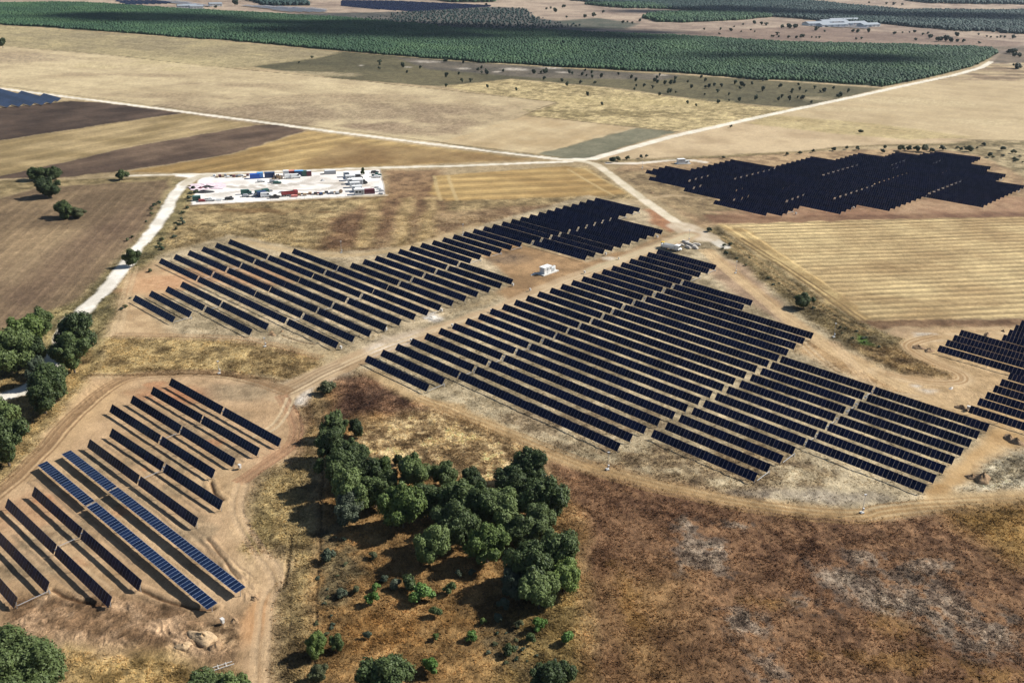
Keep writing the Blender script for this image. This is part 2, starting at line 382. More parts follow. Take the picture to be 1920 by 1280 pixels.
zone([(822, 267), (990, 216), (1190, 239), (1008, 290)], (192, 168, 128), (212, 190, 150), 'm', 3, 1.5, .25, stripes=((830, 265), (990, 217), 18, .10))
zone([(1008, 289), (1195, 240), (1266, 247), (1100, 297), (1060, 298)], (120, 118, 96), (138, 134, 110), 'm', 3, 1.5, .4)
zone([(1480, 206), (1855, 122), (2500, 135), (2500, 275), (1820, 262), (1700, 250), (1440, 220)], (190, 168, 130), (210, 188, 148), 'bm', 3, 2, .25, stripes=((1440, 220), (1820, 262), 30, .08))
zone([(1740, 150), (1920, 152), (2500, 150), (2500, 122), (1860, 118), (1800, 136)], (145, 124, 98), (185, 164, 128), 'm', 5, 3, .4, stripes=((1800, 150), (1920, 152), 30, .5))
zone([(1110, 300), (1260, 250), (1440, 221), (1820, 263), (1700, 272), (1500, 283), (1220, 296)], (192, 168, 132), (214, 190, 152), 'm', 3, 2, .25)
zone([(1440, 215), (1640, 232), (1830, 258), (1700, 262), (1560, 250), (1400, 232)], (186, 166, 120), (206, 186, 138), 'm', 3, 3, .5)
# strips left of the compound
zone([(-300, 215), (0, 202), (60, 197), (130, 190), (200, 193), (340, 212), (180, 236), (0, 263), (-300, 310)], (72, 60, 52), (98, 82, 70), 'm', 3, 1.2, .35, stripes=((0, 262), (340, 213), 24, .22))
zone([(-300, 312), (0, 264), (180, 237), (342, 213), (478, 234), (250, 274), (0, 331), (-300, 400)], (150, 130, 92), (182, 160, 118), 'm', 3, 1.0, .35, stripes=((0, 330), (470, 234), 20, .28))
zone([(-300, 402), (0, 331), (250, 275), (478, 235), (520, 234), (576, 244), (430, 289), (235, 320), (110, 333), (0, 336)], (92, 76, 64), (122, 102, 84), 'm', 3, 1.0, .4, stripes=((110, 333), (576, 244), 18, .2))
zone([(236, 323), (430, 290), (577, 245), (700, 262), (1000, 299), (900, 304), (700, 312), (400, 325)], (158, 130, 84), (192, 164, 112), 'm', 3, 1.2, .35, stripes=((240, 320), (640, 252), 15, .42, .1))
zone([(640, 268), (760, 275), (1000, 299), (900, 303), (720, 309), (560, 310)], (140, 112, 76), (165, 138, 96), 'm', 3, 5, .35, amt=.85)
zone([(-300, 420), (0, 338), (110, 334), (330, 331), (322, 350), (200, 345), (60, 352), (0, 372), (-300, 460)], (132, 116, 82), (170, 150, 110), 's', 3, 2, .6)
zone([(-300, 470), (0, 374), (60, 354), (200, 344), (318, 338), (298, 395), (245, 455), (190, 520), (120, 585), (60, 600), (0, 632), (-300, 760)], (120, 101, 78), (162, 138, 106), 'mb', 4, 2, .5, stripes=((0, 600), (250, 350), 5, .2, .08))
zone([(0, 500), (120, 450), (250, 390), (290, 380), (260, 430), (150, 520), (20, 600), (0, 605)], (102, 82, 68), (124, 102, 82), 'mb', 5, 9, .45, amt=.75, stripes=((0, 600), (250, 350), 5, .15))
zone([(0, 520), (60, 470), (150, 420), (120, 450), (30, 530)], (170, 145, 112), (180, 156, 120), 'm', 3, 9, .4, amt=.6)
# verge of the gravel road
zone([(330, 336), (372, 345), (360, 382), (400, 386), (395, 440), (310, 470), (275, 520), (240, 600), (170, 700), (130, 770), (0, 900), (-80, 980), (-80, 640), (60, 600), (150, 560), (220, 490), (280, 420), (315, 360)], (122, 112, 78), (168, 152, 108), 'sm', 4, 3, 1.0)
# dry grass round the compound
zone([(350, 384), (720, 367), (820, 330), (1100, 312), (1190, 372), (1110, 376), (900, 440), (760, 470), (540, 470), (420, 452), (300, 470), (310, 440), (345, 400)], (150, 129, 92), (188, 165, 120), 'sm', 4.5, 3, 1.0)
zone([(722, 320), (830, 318), (845, 360), (832, 400), (800, 420), (640, 470), (600, 470), (620, 410), (720, 368)], (118, 88, 66), (150, 118, 86), 'sm', 5, 5, .8, amt=.85)
zone([(800, 400), (1000, 384), (1110, 374), (1000, 410), (880, 444), (760, 470), (640, 472)], (134, 106, 80), (164, 138, 104), 'sm', 4, 5, .8, amt=.85)
for x0, x1 in ((690, 716), (756, 780), (800, 822)):
    zone([(x0, 372), (x1, 368), (x1-14, 460), (x0-26, 468)], (166, 142, 98), (198, 172, 124), 's', 4, 3, .8, amt=.8)
blotch(480, 395, 150, 5, (120, 92, 60), (140, 112, 76), .8, 's', 4)
zone([(818, 330), (1060, 312), (1105, 318), (1175, 364), (1150, 366), (836, 377), (806, 362)], (166, 136, 88), (192, 162, 108), 'm', 3, 1.5, .3, stripes=((836, 362), (1150, 350), 13, .4, .1))
ruts([(1080, 316), (1120, 340), (1168, 366)], 10, 1.2, (205, 180, 130), .6, 0)
ruts([(828, 330), (834, 355), (842, 376)], 8, 1.4, (205, 180, 130), .6, 0)
# bare soil east of the junction
zone([(1180, 306), (1240, 300), (1500, 285), (1800, 275), (2500, 280), (2500, 402), (1700, 408), (1345, 422), (1318, 428), (1215, 360), (1150, 320)], (150, 124, 94), (188, 160, 122), 'sm', 4, 3, .6)
zone([(1820, 262), (2500, 272), (2500, 345), (1930, 335), (1840, 292), (1740, 276)], (140, 124, 90), (186, 168, 130), 'sm', 4, 3, .9)
zone([(1150, 322), (1210, 320), (1340, 372), (1420, 402), (1340, 416), (1270, 392), (1190, 350)], (134, 114, 86), (166, 144, 108), 'sm', 4, 3, .8)
zone([(1320, 404), (2500, 378), (2500, 400), (1345, 420)], (126, 94, 72), (150, 118, 90), 'sm', 3, 2, .4)
zone([(1330, 398), (1500, 385), (1800, 370), (2500, 362), (2500, 382), (1400, 408)], (164, 126, 98), (180, 148, 116), 'sm', 3, 2, .4, amt=.8)
# harvested field on the right
zone([(1346, 421), (1700, 410), (2500, 399), (2500, 592), (1800, 597), (1655, 606), (1612, 602), (1440, 490)], (172, 146, 104), (204, 180, 132), 'mb', 4, 1.2, .45, stripes=((1345, 436), (1920, 418), 4.7, .68, .12))
zone([(1346, 421), (1400, 430), (1530, 520), (1640, 600), (1612, 602), (1440, 490)], (180, 152, 104), (204, 178, 126), 's', 3, 1.5, .4, stripes=((1346, 421), (1612, 602), 6.0, .5, .25))
zone([(1610, 603), (1800, 598), (2500, 594), (2500, 606), (1780, 613), (1650, 618)], (112, 86, 62), (140, 112, 84), 's', 3, 1.5, .5)
zone([(1680, 616), (2500, 604), (2500, 622), (1800, 630), (1700, 640), (1640, 650), (1600, 640)], (162, 136, 104), (190, 162, 126), 'sm', 3, 2, .3)
# verge between the ring track and that field
zone([(1318, 436), (1345, 424), (1440, 492), (1610, 604), (1700, 640), (1720, 690), (1700, 720), (1620, 680), (1540, 640), (1420, 550), (1330, 470)], (112, 98, 68), (150, 132, 94), 'sm', 4, 2, 1.0)
ruts([(1350, 440), (1440, 505), (1540, 575), (1620, 622)], 3.4, 1.2, (170, 146, 104), .7, .1)
ruts([(1385, 447), (1500, 520), (1620, 605)], 2.4, .8, (120, 98, 66), .7, .1)
zone([(1605, 628), (1630, 634), (1645, 650), (1620, 648)], (70, 92, 40), (88, 112, 50), 's', 3, 1, .8)
# soil of the big central array and its surroundings
SOIL1, SOIL2 = (158, 142, 112), (206, 188, 154)
zone([(640, 680), (760, 620), (980, 540), (1130, 480), (1250, 440), (1310, 440), (1420, 520), (1560, 630), (1700, 710), (1850, 760), (1905, 790), (1870, 850), (1770, 935), (1640, 960), (1500, 948), (1320, 915), (1180, 880), (1050, 848), (930, 790), (860, 760), (760, 740), (700, 700)], SOIL1, SOIL2, 'sm', 4, 2.5, .6)
zone([(1320, 500), (1345, 480), (1400, 500), (1490, 600), (1540, 650), (1520, 640), (1420, 580), (1340, 520)], (162, 136, 110), (186, 158, 128), 's', 4, 3, .4)
blotch(1345, 880, 190, 55, (120, 92, 66), (176, 150, 112), .55, 's', 9, .9)
blotch(1080, 800, 160, 40, (150, 126, 98), (184, 160, 128), .5, 's', 8, .9)
blotch(1540, 930, 160, 18, (150, 138, 124), (182, 170, 152), .7, 'sm', 5)
zone([(1500, 640), (1560, 640), (1700, 715), (1760, 760), (1850, 770), (1890, 790), (1800, 785), (1600, 705), (1500, 660)], (176, 142, 100), (200, 168, 124), 'sm', 3, 4, .5)
# right hand works area
zone([(1700, 640), (1760, 615), (2500, 606), (2500, 900), (1880, 890), (1880, 800), (1800, 790), (1700, 740), (1690, 690)], (178, 148, 106), (202, 172, 130), 'sm', 3, 4, .5)
zone([(1600, 645), (1680, 650), (1760, 690), (1790, 700), (1780, 712), (1700, 700), (1640, 680)], (122, 98, 66), (160, 134, 92), 's', 4, 3, 1.0)
zone([(1870, 790), (1920, 820), (1860, 870), (1790, 930), (1730, 945), (1740, 920), (1830, 830)], (184, 148, 100), (204, 170, 122), 's', 2.5, 2, .25)
zone([(1840, 880), (1880, 840), (2500, 820), (2500, 925), (1900, 920), (1800, 925)], (164, 150, 122), (206, 194, 166), 's', 5, 3, .9, stripes=((1810, 925), (1920, 860), 4.5, .5, .15))
blotch(1735, 733, 28, 7, (196, 184, 168), (222, 212, 198), .8, 's', 3)
blotch(1715, 724, 18, 5, (200, 188, 170), (222, 212, 198), .8, 's', 3)
blotch(1735, 632, 28, 9, (206, 196, 180), (226, 218, 204), .75, 's', 4)
# area between mid arrays
zone([(870, 478), (960, 455), (1080, 480), (1180, 470), (1240, 440), (1260, 440), (1100, 512), (960, 570), (920, 545), (960, 525)], (152, 122, 88), (182, 148, 108), 'sm', 3.5, 3, .35)
blotch(945, 487, 60, 14, (112, 96, 80), (140, 118, 94), .85, 'sm', 4)
zone([(1180, 395), (1225, 390), (1290, 425), (1260, 436), (1220, 420)], (150, 106, 76), (176, 130, 96), 'sm', 3, 3, .4)
# soil of the middle-left array
zone([(300, 480), (430, 440), (560, 466), (620, 476), (760, 462), (1100, 366), (1200, 385), (1240, 440), (1100, 490), (960, 450), (900, 480), (965, 530), (860, 580), (760, 625), (650, 665), (560, 640), (460, 640), (330, 632), (210, 628), (225, 590)], (162, 146, 116), (206, 186, 152), 'sm', 4, 2.5, .6)
zone([(235, 520), (290, 488), (340, 510), (330, 560), (250, 560), (300, 600), (330, 632), (210, 628), (225, 570)], (188, 158, 120), (208, 178, 138), 's', 3, 4, .25)
blotch(300, 530, 70, 22, (206, 160, 118), (214, 170, 128), .8, 'sm', 4, .3)
blotch(420, 520, 120, 22, (206, 158, 118), (214, 168, 130), .7, 'sm', 5, .3)
zone([(205, 632), (330, 632), (470, 640), (600, 668), (600, 690), (545, 712), (420, 700), (170, 700)], (150, 126, 86), (190, 165, 116), 'sm', 5, 2.5, 1.0)
# near-left array
zone([(170, 706), (330, 702), (430, 706), (545, 722), (560, 790), (560, 850), (490, 890), (455, 950), (480, 1010), (530, 1060), (525, 1120), (500, 1500), (440, 1500), (420, 1250), (200, 1230), (0, 1200), (-400, 1230), (-400, 1010), (0, 925), (90, 830)], (176, 146, 110), (204, 172, 134), 'sm', 3, 3, .3)
zone([(100, 800), (170, 720), (250, 706), (210, 760), (150, 820), (40, 900), (0, 930)], (196, 160, 116), (212, 178, 134), 'm', 3, 6, .25)
blotch(330, 740, 90, 20, (176, 112, 76), (190, 130, 92), .75, 'sm', 4, .3)
blotch(445, 735, 90, 26, (150, 132, 106), (172, 152, 122), .75, 'sm', 4, .3)
blotch(60, 960, 90, 60, (188, 140, 104), (196, 152, 116), .5, 'sm', 4, .3)
blotch(510, 850, 55, 24, (190, 150, 116), (202, 162, 126), .7, 'sm', 3, .25)
zone([(330, 900), (440, 870), (470, 890), (440, 950), (520, 1060), (500, 1110), (440, 1080), (420, 960)], (186, 156, 118), (206, 176, 136), 's', 2.5, 4, .3)
zone([(0, 1120), (100, 1110), (240, 1120), (330, 1135), (380, 1160), (450, 1160), (440, 1240), (300, 1225), (120, 1200), (0, 1190)], (148, 118, 88), (188, 156, 122), 's', 5, 3, 1.0)
zone([(120, 1215), (300, 1225), (440, 1262), (420, 1500), (110, 1500)], (150, 124, 78), (196, 166, 112), 's', 5, 3, 1.0)
blotch(400, 1195, 50, 30, (120, 96, 70), (205, 172, 132), .8, 's', 6, 1.0)
blotch(480, 1160, 26, 50, (206, 158, 110), (212, 166, 120), .8, 'm', 3, .15)
# dry grass verge left of the near array
zone([(-400, 760), (60, 700), (180, 640), (170, 700), (100, 790), (0, 915), (-400, 990)], (138, 116, 78), (184, 158, 108), 'sm', 5, 3, 1.1)
# strip with the ditch
zone([(545, 724), (600, 705), (605, 760), (590, 900), (600, 1500), (505, 1500), (525, 1130), (535, 1060), (480, 1000), (460, 950), (495, 890), (560, 855), (565, 790)], (130, 110, 76), (176, 154, 108), 'sm', 5, 3, 1.1)
blotch(490, 1000, 26, 60, (186, 164, 110), (200, 178, 124), .6, 's', 6, 1.1)
zone([(560, 740), (585, 735), (575, 850), (545, 870), (560, 800)], (112, 76, 54), (140, 100, 72), 's', 4, 4, .8, amt=.7)
zone([(535, 715), (640, 690), (650, 700), (600, 720), (570, 760), (545, 760)], (186, 170, 150), (222, 210, 194), 's', 5, 3, .8)
# meadow round the trees
zone([(605, 720), (700, 700), (760, 742), (870, 765), (1000, 840), (1070, 880), (1095, 960), (1100, 1100), (1130, 1800), (560, 1800), (590, 950), (600, 800)], (122, 96, 60), (172, 136, 88), 'sm', 5, 3, .9)
zone([(625, 705), (700, 698), (780, 745), (850, 780), (830, 800), (700, 775), (620, 790)], (90, 66, 52), (140, 108, 82), 'sm', 5, 4, 1.0)
zone([(680, 790), (800, 770), (900, 790), (1010, 850), (1060, 880), (1050, 950), (900, 900), (760, 870), (690, 860), (660, 830)], (160, 132, 94), (216, 190, 142), 'sf', 5, 4, 1.1)
zone([(1080, 1060), (1110, 1100), (1140, 1800), (880, 1800), (940, 1180)], (140, 118, 74), (184, 158, 104), 'sm', 5, 5, 1.1)
blotch(930, 1230, 70, 50, (100, 88, 66), (140, 122, 90), .7, 's', 8, 1.0)
blotch(640, 1050, 40, 90, (108, 98, 74), (146, 132, 98), .75, 's', 8, 1.0)
blotch(760, 1180, 110, 60, (140, 102, 56), (170, 126, 72), .6, 's', 8, .9)
# brown slope, lower right
zone([(1010, 850), (1060, 852), (1250, 900), (1400, 935), (1500, 955), (1640, 972), (1780, 955), (2500, 925), (2500, 1900), (1120, 1900), (1110, 1180), (1095, 1040), (1060, 930)], (116, 85, 62), (144, 111, 81), 'smf', 3.2, 3, .8, stripes=((1000, 900), (1300, 1250), 5.5, .16))
zone([(1060, 930), (1090, 950), (1150, 1800), (1115, 1800), (1085, 1060)], (150, 116, 74), (184, 150, 104), 's', 4, 3, 1.0)
zone([(1150, 1080), (1260, 1080), (1300, 1800), (1150, 1800)], (126, 96, 60), (160, 128, 82), 'sm', 5, 12, .9, amt=.7)
zone([(1770, 965), (1880, 940), (2500, 930), (2500, 1080), (1900, 1060), (1840, 1010)], (150, 118, 68), (182, 146, 90), 'sm', 4, 5, .9)
for bx, by, brx, bry in ((1310, 1040, 45, 40), (1350, 1030, 26, 22), (1620, 1045, 34, 16), (1660, 1120, 80, 40), (1780, 1140, 80, 38), (1560, 1080, 44, 22), (1410, 1180, 50, 34), (1440, 1240, 46, 40), (1380, 1150, 36, 22), (1850, 1190, 70, 36), (1500, 1130, 40, 20), (1740, 1060, 40, 16), (1290, 985, 18, 14), (1380, 985, 30, 8)):
    blotch(bx, by, brx, bry, (136, 118, 102), (204, 186, 162), .75, 'sf', 12, 1.0)
for bx, by, brx, bry in ((1660, 1170, 50, 22), (1440, 1130, 60, 14), (1700, 1240, 80, 20), (1880, 1270, 60, 20), (1180, 1120, 26, 60), (1530, 1230, 40, 14)):
    blotch(bx, by, brx, bry, (164, 124, 70), (186, 146, 88), .5, 'sf', 10, .9)
for bx, by, brx, bry in ((1480, 1040, 110, 30), (1840, 1110, 90, 22), (1240, 950, 120, 24), (1560, 1000, 110, 20), (1770, 1010, 90, 22), (1600, 1190, 60, 16)):
    blotch(bx, by, brx, bry, (98, 69, 53), (124, 91, 68), .3, 'sf', 9, .9)

for bx, by, brx, bry in ((1500, 470, 60, 5), (1750, 500, 120, 7), (1650, 560, 100, 8), (1850, 450, 80, 5), (1850, 570, 60, 6)):
    blotch(bx, by, brx, bry, (148, 120, 82), (170, 142, 100), .4, 'sm', 9, .4)
for bx, by, brx, bry in ((200, 140, 180, 5), (480, 160, 200, 6), (700, 180, 160, 5), (330, 180, 200, 5), (880, 200, 90, 5)):
    blotch(bx, by, brx, bry, (150, 130, 104), (176, 154, 124), .45, 'mb', 10, .3)
for bx, by, brx, bry in ((150, 122, 150, 5), (560, 138, 130, 5), (420, 152, 160, 4), (640, 165, 120, 4), (1700, 190, 140, 8), (1600, 205, 120, 4), (1850, 230, 80, 8)):
    blotch(bx, by, brx, bry, (208, 188, 146), (224, 204, 164), .5, 'mb', 9, .3)
# compound
WH1, WH2 = (246, 240, 232), (274, 268, 260)
zone([(372, 338), (384, 331), (540, 324), (712, 318), (722, 364), (540, 374), (359, 384)], WH1, WH2, 'm', 2, .6, .03, warp=.25)
road([(356, 385), (540, 375), (724, 366)], 1.6, (214, 200, 176), (226, 212, 190), .6, .2)
# tracks and roads
RD1, RD2 = (236, 226, 204), (256, 246, 226)
road([(-300, 128), (0, 166), (150, 185), (300, 204), (640, 249), (860, 276), (1060, 300)], 5.6, RD1, RD2, .5)
road([(-300, 121), (0, 161), (300, 200), (640, 244), (1060, 296)], 2.2, (112, 104, 78), (140, 126, 92), .8, .7, amt=.7)
road([(226, 331), (400, 326), (560, 320), (700, 315), (860, 311), (1070, 303)], 4.4, (232, 222, 200), (250, 240, 220), .5)
road([(-60, 338), (110, 336), (226, 332), (340, 329)], 2.5, (170, 150, 118), (190, 170, 134), .8, .2, amt=.8)
road([(1060, 300), (1110, 298), (1260, 256), (1440, 216), (1600, 182), (1700, 160), (1790, 141), (1840, 127), (1858, 116)], 6.4, RD1, RD2, .5)
road([(1858, 116), (1868, 104), (1880, 96), (1920, 84)], 5, (150, 134, 120), (170, 152, 136), 1.5, amt=.5)
road([(1858, 118), (1910, 122), (2500, 126)], 5, (200, 184, 160), (210, 196, 172), 1, amt=.6)
road(smooth_line([(1060, 300), (1110, 306), (1140, 325), (1190, 362), (1240, 398), (1296, 434)]), 5.4, (222, 208, 178), (240, 226, 200), .6)
road(smooth_line([(1140, 306), (1200, 306), (1260, 300), (1300, 301), (1320, 304)]), 5, (226, 212, 190), (240, 228, 208), .6)
road(smooth_line([(1296, 434), (1318, 440), (1340, 452), (1356, 462)]), 6, (212, 202, 182), (230, 222, 206), .9)
road([(1280, 425), (1300, 436), (1320, 444)], 14, (200, 180, 150), (220, 202, 176), 1.5, amt=.9)
road([(1214, 372), (1260, 366), (1330, 372)], 3, (176, 152, 118), (194, 170, 134), .8, amt=.7)
road(smooth_line([(340, 329), (366, 333), (345, 345), (330, 362), (315, 390), (298, 415), (272, 448), (250, 476), (225, 512), (198, 545), (165, 575), (130, 605), (112, 640), (100, 672), (84, 700), (55, 725), (20, 740), (-60, 760)]), 5.4, (236, 228, 212), (262, 255, 242), .9, warp=.6)
road(smooth_line([(400, 328), (366, 334), (348, 346)]), 6, (210, 198, 172), (226, 214, 192), .7)
# dirt road between the two arrays
DR1, DR2 = (184, 156, 120), (208, 182, 146)
road(smooth_line([(1296, 440), (1250, 458), (1180, 484), (1100, 513), (1020, 545), (930, 583), (840, 615), (750, 640), (690, 664), (620, 695), (560, 722), (530, 740)]), 9, DR1, DR2, 1.3, .15, nz='sm')
road(smooth_line([(1296, 440), (1250, 457), (1180, 482), (1110, 506)]), 5, (196, 178, 142), (212, 194, 158), 1.2)
zone([(690, 652), (720, 632), (760, 622), (790, 618), (775, 640), (735, 655), (705, 668)], (206, 186, 158), (226, 210, 188), 's', 3, 3, .3)
blotch(810, 594, 20, 10, (216, 204, 188), (236, 228, 216), .95, 's', 3, .6)
blotch(1142, 484, 14, 4, (212, 196, 172), (226, 212, 190), .9, 's', 3, .3)
ruts([(1250, 458), (1100, 514), (930, 584), (750, 641), (620, 696), (545, 735)], 2.0, .5, (212, 188, 152), .6, .05, 3, 3)
ruts([(960, 575), (860, 612), (740, 650), (640, 695)], 2.0, .4, (158, 128, 92), .5, .05, 5, 2)
ruts([(640, 683), (600, 700), (560, 722), (520, 740)], 2.0, .5, (150, 126, 98), .5, .06, 8, 3)
# ring track round the centre array
TR1, TR2 = (188, 158, 114), (206, 178, 134)
road(smooth_line([(700, 700), (780, 745), (870, 775), (960, 815), (1060, 862), (1160, 888), (1280, 918), (1420, 946), (1560, 962), (1660, 960), (1760, 942), (1840, 928), (2500, 905)]), 4.4, TR1, TR2, 1.9, .35, nz='sm', amt=.85)
ruts([(780, 748), (960, 818), (1160, 892), (1420, 950), (1600, 968), (1760, 948), (2500, 915)], 2.0, .5, (166, 134, 92), .5, .06, 2, 3)
road(smooth_line([(1330, 470), (1400, 530), (1480, 595), (1560, 650), (1650, 700), (1740, 745), (1820, 775), (1900, 790)]), 5, (190, 158, 116), (206, 176, 132), 1.5, .2, amt=.8)
ruts([(1320, 468), (1400, 534), (1480, 600), (1560, 655), (1650, 705), (1740, 748)], 2.2, .6, (214, 184, 140), .6, .06, 4, 3)
ruts([(1560, 640), (1600, 690), (1640, 740)], 2.0, .5, (220, 190, 150), .5, .05, 6, 2)
road(smooth_line([(2500, 618), (1860, 628), (1760, 632), (1712, 642), (1706, 652), (1730, 668), (1780, 688), (1805, 705), (1800, 718), (1760, 718), (1690, 708), (1640, 695)]), 5, (196, 166, 124), (212, 184, 144), 1.2, .2)
ruts([(1760, 630), (1708, 648), (1740, 672), (1800, 700), (1800, 716), (1740, 716), (1660, 700)], 1.9, .45, (172, 140, 100), .6, .06, 7, 2)
ruts([(1500, 640), (1560, 690), (1640, 730), (1720, 745)], 2.2, .5, (214, 188, 150), .5, .05, 12, 2)
# tracks of the near-left loop
ruts([(545, 735), (440, 704), (330, 700), (230, 712), (150, 770), (90, 835), (20, 905), (-60, 960)], 2.0, .45, (150, 120, 88), .55, .06, 9, 4)
ruts([(530, 740), (555, 790), (552, 830), (500, 870), (450, 905)], 2.0, .5, (172, 134, 102), .5, .06, 10, 4)
ruts([(545, 745), (520, 790), (480, 820)], 2.0, .5, (210, 186, 150), .5, .05, 11, 2)
ruts([(450, 905), (440, 960), (480, 1030), (515, 1090), (490, 1160), (470, 1500)], 2.0, .5, (206, 176, 138), .5, .05, 13, 3)
ruts([(250, 500), (230, 570), (215, 630)], 2.0, .5, (214, 186, 146), .5, .05, 14, 2)
ruts([(215, 628), (330, 630), (470, 638), (600, 672)], 2.0, .5, (172, 140, 104), .5, .05, 15, 3)
ruts([(440, 448), (540, 470), (640, 480), (760, 468)], 2.0, .5, (206, 180, 136), .6, .05, 16, 2)
road(smooth_line([(440, 450), (540, 469), (640, 478), (760, 464), (900, 420)]), 5, (184, 158, 116), (200, 174, 132), 1.5, .2, amt=.6)
for k_, ln in enumerate([[(380, 352), (450, 350), (560, 345), (640, 345), (700, 350)], [(372, 345), (470, 352), (600, 356), (640, 340)], [(600, 330), (560, 345), (480, 356), (400, 366)]]):
    ruts(ln, 2.0, .5, (200, 190, 176), .5, .0, 40+k_, 3)
# wheel marks and mottled soil between the near-left rows
for k_, (a_, b_) in enumerate([((300, 740), (500, 850)), ((262, 752), (450, 868)), ((225, 775), (410, 895)), ((200, 830), (380, 955)), ((140, 850), (330, 990)), ((60, 900), (240, 1060)), ((20, 960), (200, 1110)), ((30, 1000), (160, 1120)), ((110, 880), (400, 1120)), ((170, 850), (455, 1090))]):
    ruts([a_, ((a_[0]+b_[0])/2, (a_[1]+b_[1])/2), b_], 1.8, .4, (158, 134, 106) if k_ % 2 else (206, 176, 138), .5, .04, 50+k_, 2)
for bx, by, brx, bry in ((380, 800, 80, 20), (300, 860, 60, 26), (240, 930, 70, 30), (340, 1000, 60, 30), (120, 1010, 60, 40), (440, 850, 40, 14), (180, 870, 40, 20), (60, 1060, 50, 30), (420, 1080, 30, 26)):
    blotch(bx, by, brx, bry, (148, 130, 104), (178, 158, 126), .55, 's', 9, .45)
for bx, by, brx, bry in ((290, 720, 20, 6), (230, 960, 30, 12), (270, 880, 16, 8), (150, 1050, 26, 14), (400, 830, 20, 6), (90, 930, 18, 12)):
    blotch(bx, by, brx, bry, (186, 122, 84), (196, 138, 98), .5, 's', 7, .3)
for bx, by, brx, bry in ((450, 345, 60, 6), (560, 352, 70, 5), (620, 340, 40, 6), (420, 366, 40, 4), (520, 336, 50, 3), (690, 345, 24, 8), (640, 350, 16, 12)):
    blotch(bx, by, brx, bry, (206, 194, 176), (226, 216, 200), .5, 'sm', 9, .1)
# thin field boundaries
road([(0, 86), (200, 103), (430, 128), (640, 148), (860, 172), (1045, 192)], 2.2, (112, 100, 72), (140, 124, 92), .8, .8, amt=.8)
road([(1045, 192), (1010, 204), (985, 216)], 2.2, (130, 112, 84), (150, 130, 98), .8, .8, amt=.8)
road([(985, 217), (1090, 228), (1190, 239), (1268, 247)], 2.0, (96, 82, 58), (120, 104, 76), .8, .8, amt=.85)
road([(430, 128), (470, 125), (600, 108), (640, 99)], 2.5, (150, 136, 100), (170, 154, 116), .8, .8, amt=.6)
road([(1440, 221), (1640, 238), (1820, 262), (2500, 272)], 2.0, (140, 120, 92), (160, 140, 106), .8, .7, amt=.7)
road([(830, 268), (920, 282), (1010, 292)], 2.5, (96, 88, 62), (120, 108, 78), .8, .9, amt=.7)
road(smooth_line([(1130, 303), (1300, 297), (1500, 285), (1700, 272), (2500, 268)]), 5.0, (104, 94, 62), (138, 122, 84), 2, 1.0, amt=.75, nz='sm')
road([(350, 386), (540, 378), (730, 369)], 2.2, (112, 84, 54), (134, 104, 70), .9, .8, amt=.8)
road([(170, 703), (300, 702), (420, 702), (530, 714)], 1.4, (112, 88, 58), (130, 102, 70), .7, .9, amt=.7)
# trench lines at the row ends
def trench(px, wid=.5, depth=.35):
    P = [tuple(at(x, y)) for x, y in smooth_line(px)]; idx = near(P, 3); d = line_d(P, GX[idx]+warpx[idx]*1.2, GY[idx]+warpy[idx]*1.2)
    wg = sstep(wid, wid*.2, d).astype(np.float32); setcol(idx, wg*.75, two((96, 66, 44), (120, 86, 58), n_fin[idx])); HGT[idx] -= wg*depth
    HGT[idx] += (sstep(.9, .1, np.abs(d-wid-.7))*.18).astype(np.float32)
trench([(98, 1104), (130, 1122), (165, 1131), (205, 1134)])
trench([(262, 1104), (300, 1122), (350, 1138), (400, 1142)])
trench([(395, 905), (400, 925), (416, 938)])
trench([(388, 1010), (420, 1050), (445, 1085)], .25, .15)
trench([(528, 628), (560, 640), (590, 646)], .4, .2)
# ditch in the strip
def ditch(px, wid=.7, depth=.5, amt=.6):
    P = [tuple(at(x, y)) for x, y in px]; idx = near(P, 3); d = line_d(P, GX[idx]+warpx[idx]*1.0, GY[idx]+warpy[idx]*1.0)
    wg = sstep(wid, 0, d).astype(np.float32); HGT[idx] -= wg*depth; setcol(idx, wg*amt, two((92, 76, 54), (118, 98, 70), n_fin[idx]))
ditch([(545, 1000), (538, 1050), (534, 1100)]); ditch([(603, 770), (604, 900), (602, 960), (596, 1080), (580, 1500)], .5, .3, .5)
ditch([(560, 770), (562, 900), (555, 1010), (545, 1120), (530, 1500)], .3, .15, .35)

# relief: tussocks and clods where the ground is rough
fade = np.clip(1.3-dist/700.0, 0.25, 1.0).astype(np.float32)
rl = (fbm(GX, GY, 2.2, 3, 61)-0.5)*0.5+(fbm(GX, GY, 0.8, 2, 71)-0.5)*0.30
HGT += RGH*rl*fade*0.9 + (n_sml-0.5)*0.12*(0.3+RGH)
for px, am in (([(0, 1125), (100, 1115), (240, 1125), (330, 1140), (380, 1165), (450, 1165), (440, 1235), (300, 1222), (120, 1200), (0, 1190)], .55), ([(180, 700), (245, 700), (180, 760), (110, 830), (90, 830)], .2), ([(440, 1060), (480, 1080), (500, 1120), (455, 1150)], .4)):
    P = [tuple(at(x, y)) for x, y in px]; idx = near(P, 3); wg = sstep(-1, 1.5, poly_sd(P, GX[idx], GY[idx]))
    a1 = GX[idx]*.8+GY[idx]*.6; a2 = -GX[idx]*.6+GY[idx]*.8; q = fbm(a1+warpx[idx]*6, a2*.28, 1.1, 2, 333); q = 1-np.abs(2*q-1)
    sw_ = sstep(.45, .6, n_sml[idx]); q2 = fbm(a1*.28, a2+warpy[idx]*6, 1.1, 2, 334); q2 = 1-np.abs(2*q2-1); q = q*sw_+q2*(1-sw_)
    HGT[idx] += (wg*am*(q-.6)).astype(np.float32); ALB[idx] *= (1+wg*.5*(q-.65))[:, None].astype(np.float32)
